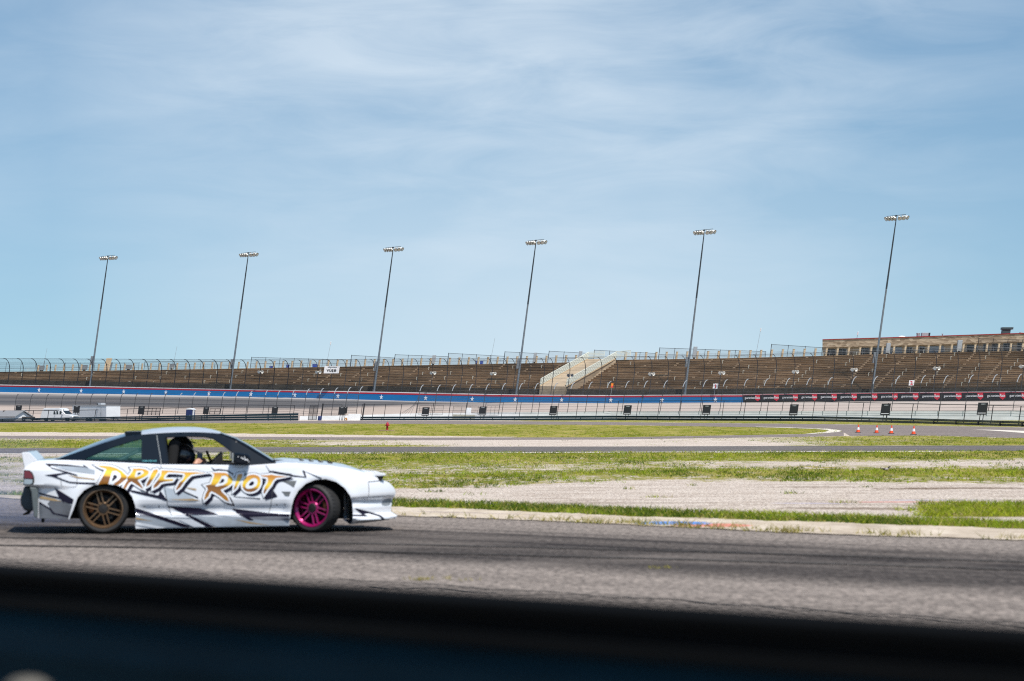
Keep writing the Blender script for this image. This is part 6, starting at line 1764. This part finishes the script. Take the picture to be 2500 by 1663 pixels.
# panel gaps, fuel flap, rivets, fender vents
def thin(path, w):
    L_, R_ = [], []
    for i, p in enumerate(path):
        a = path[max(i-1,0)]; c = path[min(i+1,len(path)-1)]; dx, dz = c[0]-a[0], c[1]-a[1]; n_ = math.hypot(dx, dz) or 1
        L_.append((p[0]-dz/n_*w/2, p[1]+dx/n_*w/2)); R_.append((p[0]+dz/n_*w/2, p[1]-dx/n_*w/2))
    return L_ + R_[::-1]
decal("panel_gap", [thin(cA([(1558,150),(1590,380),(1640,640),(1690,900),(1720,1090),(1800,1300)]), .006), thin(cB([(1770,170),(1840,280),(1900,430),(1935,600),(1905,900),(1880,1100),(1830,1290)]), .006),
    thin(cF([(1700,640),(1710,770),(1700,890)]), .005), thin(cF([(1400,912),(1700,900),(2120,895)]), .005), thin(cF([(1700,640),(1950,625)]), .006),
    thin(cR([(880,560),(890,700),(920,735),(1140,735),(1165,700),(1170,540),(1150,510)]), .004)], M_SEAM, 0.0066, step=0.05)
decal("rivet", [[(C(*p)[0] + .009*math.cos(a), C(*p)[1] + .009*math.sin(a)) for a in np.linspace(0, 2*math.pi, 9)[:-1]] for p in ((839,513),(921,513),(1588,505),(1634,505))], M_SEAM, 0.0066)
decal("fender_vent", [cF([(150,606),(440,612),(392,728),(335,690),(250,640)]), cF([(180,798),(338,800),(308,880),(240,872),(215,830)])], mat("vent_shadow_grey", (0.12,0.13,0.135), 0.6, vary=0.5, scale=(12,12,12)), 0.004)
decal("bumper_intake", [smooth_poly(cF([(1945,1062),(1985,975),(2080,950),(2150,950),(2130,1060),(2050,1085)]), 1)], mat("intake_shade_grey", (0.22,0.24,0.26), 0.6, vary=0.3), 0.004)  # flat decal: shade of the bumper recess painted grey

# ---- DRIFT RIOT lettering
def offset_poly(poly, d):
    """grow a polygon outward by d (miter joins, capped)"""
    A_ = sum(poly[i][0]*poly[(i+1)%len(poly)][1] - poly[(i+1)%len(poly)][0]*poly[i][1] for i in range(len(poly)))
    if A_ < 0: poly = poly[::-1]
    out = []; n = len(poly)
    for i in range(n):
        p0, p1, p2 = poly[i-1], poly[i], poly[(i+1) % n]
        e1 = Vector((p1[0]-p0[0], p1[1]-p0[1])).normalized(); e2 = Vector((p2[0]-p1[0], p2[1]-p1[1])).normalized()
        n1 = Vector((e1.y, -e1.x)); n2_ = Vector((e2.y, -e2.x)); mid = (n1 + n2_)
        if mid.length < 1e-4: mid = n1
        mid.normalize(); k = 1 / max(0.45, mid.dot(n1)); out.append((p1[0] + mid.x*d*k, p1[1] + mid.y*d*k))
    return out
def shiftp(poly, dx, dz): return [(p[0]+dx, p[1]+dz) for p in poly]
LET = {
 "D": (cA([(112,160),(250,165),(430,185),(560,225),(680,295),(800,415),(792,465),(690,550),(600,612),(490,600),(360,600),(155,600),(215,490),(290,350),(335,258),(328,236),(220,205)]), [cA([(470,292),(555,280),(640,340),(668,420),(620,490),(530,555),(480,612),(372,612),(420,460),(450,350)])]),
 "R": (cA([(918,240),(1080,233),(1210,253),(1292,300),(1272,370),(1180,432),(1035,500),(1090,570),(1172,702),(1100,662),(1000,592),(900,528),(850,560),(800,640),(768,700),(715,668),(760,580),(812,500),(800,430),(860,390),(900,330),(938,265)]), [cA([(1010,285),(1150,278),(1180,330),(1110,388),(1000,432),(972,420)])]),
 "I": (cA([(1400,268),(1472,252),(1502,290),(1450,380),(1380,490),(1300,612),(1225,655),(1245,570),(1310,450),(1350,350)]), []),
 "FT": (cA([(1580,278),(1800,288),(2100,318),(2357,325),(2592,348),(2357,356),(2240,376),(2160,450),(2080,545),(2000,662),(1912,738),(1900,700),(1985,550),(2060,490),(2105,395),(2085,346),(1900,325),(1720,320),(1660,380),(1625,440),(1640,484),(1850,480),(1820,517),(1640,537),(1550,562),(1480,642),(1388,692),(1400,620),(1500,490),(1560,400)]), []),
 "R2": (cB([(540,344),(700,332),(860,343),(960,400),(1018,480),(1000,570),(900,650),(740,728),(790,800),(880,880),(942,1002),(850,970),(740,880),(620,800),(530,758),(490,800),(470,870),(378,962),(370,920),(400,820),(450,720),(440,680),(395,630),(520,600),(580,450),(600,370)]), [cB([(760,415),(850,398),(910,450),(888,560),(800,618),(640,656),(615,630),(690,560),(740,470)])]),
 "I2": (cB([(1130,373),(1236,358),(1226,440),(1160,560),(1100,680),(1032,755),(1050,660),(1080,560),(1110,460)]), []),
 "O": (smooth_poly(cB([(1400,386),(1530,381),(1625,430),(1655,540),(1622,662),(1540,754),(1400,790),(1286,752),(1230,660),(1248,540),(1310,440)]), 1), [smooth_poly(cB([(1450,470),(1530,455),(1585,505),(1568,620),(1490,686),(1372,714),(1306,688),(1304,620),(1362,540)]), 1)]),
 "T2": (cB([(1640,398),(1800,398),(1900,383),(2000,408),(2262,430),(2000,458),(1930,522),(1880,622),(1800,722),(1728,835),(1714,780),(1740,680),(1800,580),(1820,500),(1800,442),(1700,427)]), [])}
OF = 0.021
outs = [v_[0] for v_ in LET.values()]
inner_white = []
decal("lettering_shadow", [shiftp(offset_poly(p, OF), 0.030, -0.028) for p in outs] + [shiftp(offset_poly(p, OF), 0.016, -0.014) for p in outs] + [offset_poly(p, OF + 0.006) for p in outs], M_STRIPE, 0.0060)
hol = [h for v_ in LET.values() for h in v_[1]]
def shrink(poly, d):
    cx = sum(p[0] for p in poly)/len(poly); cz = sum(p[1] for p in poly)/len(poly); return [(cx + (p[0]-cx)*d, cz + (p[1]-cz)*d) for p in poly]
decal("lettering_outline", [offset_poly(p, OF) for p in outs], M_OUTL, 0.0070, holes=[shrink(h, 0.42) for h in hol])
for nm, (p, h) in LET.items(): decal("letter", [p], M_GOLD, 0.0080, holes=h)

# ---- wheels
M_RUBBER = mat("tyre_rubber", (0.017, 0.0165, 0.017), 0.72, vary=0.35, scale=(9,9,9))
M_BRONZE = mat("bronze_wheel", (0.185, 0.115, 0.066), 0.34, metal=0.6, vary=0.12, scale=(6,6,6))
M_PINK = mat("magenta_wheel", (0.36, 0.009, 0.125), 0.28, metal=0.4, vary=0.08, coat=0.5)
M_HUB = mat("dark_hub", (0.012, 0.010, 0.009), 0.6, vary=0.4, scale=(12,12,12))
M_DISC = mat("brake_disc", (0.02, 0.02, 0.021), 0.5, metal=0.5)
def wheel(zx, side, y_c, Rt, wd_, mtl, steer, lip, splay):
    X, _ = C(zx, 0)
    AX = Matrix.Rotation(R(90), 4, 'X')            # lathe axis -> -Y is the outer face
    w_ = bpy.data.objects.new("wheel", None); w_.empty_display_size = .2; COL.objects.link(w_); w_.parent = car
    w_.location = (X, side * y_c, Rt); w_.rotation_euler = (0, 0, (0 if side < 0 else math.pi) + steer)
    h = wd_ / 2; rr = Rt * 0.80
    mb = MB(); mb.lathe([(rr-.015,-h*.92),(rr,-h),(Rt-.03,-h*1.02),(Rt-.008,-h*.86),(Rt,-h*.6),(Rt,h*.6),(Rt-.008,h*.86),(Rt-.03,h*1.02),(rr,h),(rr-.015,h*.92)], 56, AX, cap=False)
    # tread grooves
    ty = mb.build("tyre", M_RUBBER, w_, smooth=True)
    mb = MB()
    for k in range(40):
        a = 2*math.pi*k/40
        for s0, s1 in ((-0.8, -0.15), (0.15, 0.8)):
            p0 = Vector(((Rt-.0008)*math.cos(a), -h*s0, (Rt-.0008)*math.sin(a))); a2 = a + 0.05; p1 = Vector(((Rt-.0008)*math.cos(a2), -h*s1, (Rt-.0008)*math.sin(a2)))
            mb.bar(p0, p1, 0.008, 0.003, up=Vector((math.cos(a), 0, math.sin(a))))
    mb.build("tread", mat("tread_groove", (0.006,0.006,0.006), 0.9) if "tread_groove" not in bpy.data.materials else bpy.data.materials["tread_groove"], ty)
    mb = MB(); mb.lathe([(rr-.035,-h*.9),(rr-.012,-h*.95),(rr+.002,-h*.9),(rr+.002,h*.96),(rr-.004,h*1.0),(rr-.016,h*1.0),(rr-.022,h*.9),(rr-.042,h*(.9-lip))], 56, AX, cap=False)
    zs = h*(.9-lip); r1 = rr - .036
    for k in range(6):
        a = 2*math.pi*(k + 0.5)/6 + 0.26
        for s in (-1, 1):
            a0, a1 = a + s*0.40, a + s*splay
            p0 = Vector((0.062*math.cos(a0), -(zs - .012 + (0.02 if lip > .3 else .0)), 0.062*math.sin(a0))); p1 = Vector((r1*math.cos(a1), -(zs), r1*math.sin(a1)))
            mb.bar(p0, p1, 0.017, 0.026, up=Vector((0, 1, 0)))
    mb.lathe([(0.082,zs-.045),(0.082,zs-.005),(0.070,zs+.006),(0.0,zs+.006)], 24, AX, cap=False)
    rim_ = mb.build("rim", mtl, w_, smooth=True)
    mb = MB(); mb.lathe([(0.056,zs+.004),(0.050,zs+.014),(0.03,zs+.016),(0.0,zs+.018)], 20, AX, cap=False); mb.build("hub_cap", M_HUB, w_, smooth=True)
    mb = MB(); mb.lathe([(0.0,zs-.075),(0.155,zs-.075),(0.155,zs-.095),(0.0,zs-.095)], 30, AX, cap=False); mb.build("brake_disc", M_DISC, w_, smooth=True)
    mb = MB(); mb.lathe([(0.0,-h*.55),(rr-.03,-h*.55)], 30, AX, cap=False); mb.build("inner_shield", M_CABIN, w_)
    mb = MB(); mb.box((0.14*(-1 if zx < 1000 else 1), -(zs-.07), 0.015), (0.05, 0.05, 0.12)); mb.build("brake_caliper", mat("orange_caliper", (0.30,0.10,0.02), 0.5) if "orange_caliper" not in bpy.data.materials else bpy.data.materials["orange_caliper"], w_, bevel=0.01)
    return w_
for sd in (-1, 1):
    wheel(607, sd, 0.745, 0.298, 0.235, M_BRONZE, 0.0, 0.42, 0.125)
    wheel(1812, sd, 0.745, 0.295, 0.225, M_PINK, R(-31), 0.22, 0.145)

# ---- people in the car
M_CLOTH = mat("black_clothing", (0.010, 0.010, 0.012), 0.85, vary=0.3, scale=(8,8,8))
M_FLESH = mat("hand_skin", (0.56, 0.30, 0.21), 0.5, vary=0.12, scale=(20,20,20))
M_HELM = mat("black_helmet_shell", (0.012, 0.013, 0.016), 0.22, vary=0.1, coat=0.6)
M_VIS = mat("dark_visor", (0.015, 0.022, 0.034), 0.08, vary=0.1)
def person(y_, hip, chest, neck, head, elbows, hands, label, sgn):
    root = empty("person", car.location + RZ @ Vector((hip[0], y_, hip[1])), label, "person", "people riding in the drift car", rz=YAW)
    O = Vector((hip[0], y_, hip[1]))
    nodes = []; edges = []
    def N(p, r_, par=None):
        nodes.append((tuple(Vector(p) - O), r_)); i = len(nodes) - 1
        if par is not None: edges.append((par, i))
        return i
    pel = N((hip[0], y_, hip[1]), .15)
    ab = N(((hip[0]+chest[0])/2, y_, (hip[1]+chest[1])/2), .14, pel); ch = N((chest[0], y_, chest[1]), .15, ab)
    nk = N((neck[0], y_, neck[1]), .06, ch); N((head[0], y_, head[1]), .09, nk)
    for s in (-1, 1):   # legs, bent forward under the dash
        th = N((hip[0]+.10, y_+s*.09, hip[1]+.01), .085, pel); kn = N((hip[0]+.45, y_+s*.12, hip[1]+.10), .06, th); N((hip[0]+.80, y_+s*.10, hip[1]-.10), .04, kn)
    palms = []
    for s, el, hd in ((-1, elbows[0], hands[0]), (1, elbows[1], hands[1])):
        sh = N((chest[0]+.02, y_+s*.19, chest[1]+.09), .065, ch); e_ = N(el, .045, sh); wr = N(Vector(el).lerp(Vector(hd), .82), .029, e_); pm = N(hd, (.034,.024), wr)
        palms.append(Vector(hd) - O)
        d_ = (Vector(hd) - Vector(el)).normalized(); up = Vector((0,0,1)); fx = Vector((0.75,0,0.65)).normalized(); si = Vector((0, -s, 0))
        for j, (l_, o_) in enumerate(((.065,-.024),(.075,-.008),(.070,.008),(.055,.022))):
            b_ = Vector(hd) + fx*.032 + Vector((-.65*o_, 0, .75*o_))*1.0; k1 = N(b_, .0105, pm); k2 = N(b_ + fx*l_*.45 + si*.012, .0095, k1); N(b_ + fx*l_*.65 + si*.040, .008, k2)
        t1 = N(Vector(hd) + Vector((-.006,0,.034)) + si*.014, .011, pm); N(Vector(hd) + Vector((.012,0,.066)) + si*.024, .009, t1)
    body_ = skin("body", nodes, edges, [M_CLOTH, M_FLESH], root, sub=2)
    for p in body_.data.polygons:
        if min((p.center - q).length for q in palms) < 0.115: p.material_index = 1
    # helmet
    hc = Vector((head[0], y_, head[1])) - O
    bm = bmesh.new(); bmesh.ops.create_uvsphere(bm, u_segments=28, v_segments=18, radius=1)
    for v_ in bm.verts:
        x, yy, z = v_.co
        x *= .140 if x < 0 else .150; yy *= .118; z *= .135
        if z < -.03: x += .022 * (1 if x > 0 else .2); 
        if z < -.098: z = -.098 - (z+.098)*.1
        v_.co = (x, yy, z)
    me_ = bpy.data.meshes.new("helmet"); bm.to_mesh(me_); bm.free(); me_.materials.append(M_HELM)
    for p in me_.polygons: p.use_smooth = True
    ho = bpy.data.objects.new("helmet", me_); COL.objects.link(ho); ho.parent = root; ho.location = hc; ho.rotation_euler = (0, R(6), 0)
    mb = MB(); rows_ = []
    for i in range(7):
        z = -.045 + .085*i/6; rr_ = math.sqrt(max(0.02, 1 - (z/.135)**2))
        rows_.append([(.156*rr_*math.cos(a) + .004, .124*rr_*math.sin(a), z) for a in np.linspace(-1.25, 1.25, 15)])
    mb.grid(rows_); mb.build("visor", M_VIS, ho, smooth=True)
    mb = MB(); mb.add([(.10,-.09,.075),(.10,.09,.075),(.195,.06,.052),(.195,-.06,.052),(.10,-.09,.088),(.10,.09,.088),(.195,.06,.060),(.195,-.06,.060)], [(0,1,2,3),(4,7,6,5),(0,4,5,1),(1,5,6,2),(2,6,7,3),(3,7,4,0)]); mb.build("visor_peak", M_GREYTRIM if sgn > 0 else M_HELM, ho)
    return root
XH, ZH = C(1141, 258)
p1 = (C(1052,0)[0], C(0,222)[1])
person(-0.36, (C(1040,0)[0], .42), (C(1005,0)[0], .62), (C(1022,0)[0], .80), p1, ((C(1060,0)[0], -.62, .60), (C(1080,0)[0], -.20, .62)), ((XH-.02, -.50, ZH-.022), (XH+.028, -.40, ZH-.020)), "passenger in black helmet holding a phone at the open near window", -1)
p2 = (C(1040,0)[0], C(0,176)[1])
person(0.36, (C(1030,0)[0], .45), (C(1000,0)[0], .68), (C(1018,0)[0], .88), p2, ((C(1110,0)[0], .14, .66), (C(1110,0)[0], .58, .66)), ((C(1218,0)[0], .22, .80), (C(1218,0)[0], .50, .80)), "driver in black helmet on the far side with hands on the wheel", 1)
mb = MB(); mb.box((0,0,0.0),(.070,.009,.145)); ph = empty("phone", car.location + RZ @ Vector((XH+.022, -.452, ZH+.035)), "dark blue phone held up by the passenger in the car", "phone", rz=YAW); mb.build("case", mat("phone_blue_case", (0.04,0.07,0.12), 0.3), ph, bevel=0.006)
mb = MB(); mb.box((0,.0052,0.0),(.062,.002,.132)); mb.build("screen", M_VIS, ph)

# ---- tyre smoke drifting behind the rear wheel
m = bpy.data.materials.new("tyre_smoke"); m.use_nodes = True; t = m.node_tree; t.nodes.clear()
o = t.nodes.new("ShaderNodeOutputMaterial"); pv = t.nodes.new("ShaderNodeVolumePrincipled"); t.links.new(pv.outputs[0], o.inputs["Volume"])
pv.inputs["Color"].default_value = (0.42, 0.60, 1.0, 1); pv.inputs["Anisotropy"].default_value = 0.2
v = ncoord(t)
ln = t.nodes.new("ShaderNodeVectorMath"); ln.operation = 'LENGTH'; t.links.new(v, ln.inputs[0])
fall = nmath(t, 'MULTIPLY', nmath(t, 'SUBTRACT', 1.0, ln.outputs["Value"]), 1.6, True)
nn_ = nnoise(t, v, (1.6, 1.6, 2.4), 4, 0.6, dist=0.6)
t.links.new(nmath(t, 'MULTIPLY', nmath(t, 'MULTIPLY', fall, nmath(t, 'MULTIPLY', nmath(t, 'SUBTRACT', nn_, 0.30), 2.2, True)), 0.40), pv.inputs["Density"])
bm = bmesh.new(); bmesh.ops.create_icosphere(bm, subdivisions=4, radius=1.0)
me = bpy.data.meshes.new("tyre_smoke"); bm.to_mesh(me); bm.free(); me.materials.append(m)
sm = bpy.data.objects.new("tyre_smoke", me); COL.objects.link(sm); sm.location = (-6.75, 31.2, 0.42); sm.scale = (1.75, 2.0, 0.82)
tag(sm, "thin bluish tyre smoke drifting behind the tail of the car", "smoke", kind='stuff')
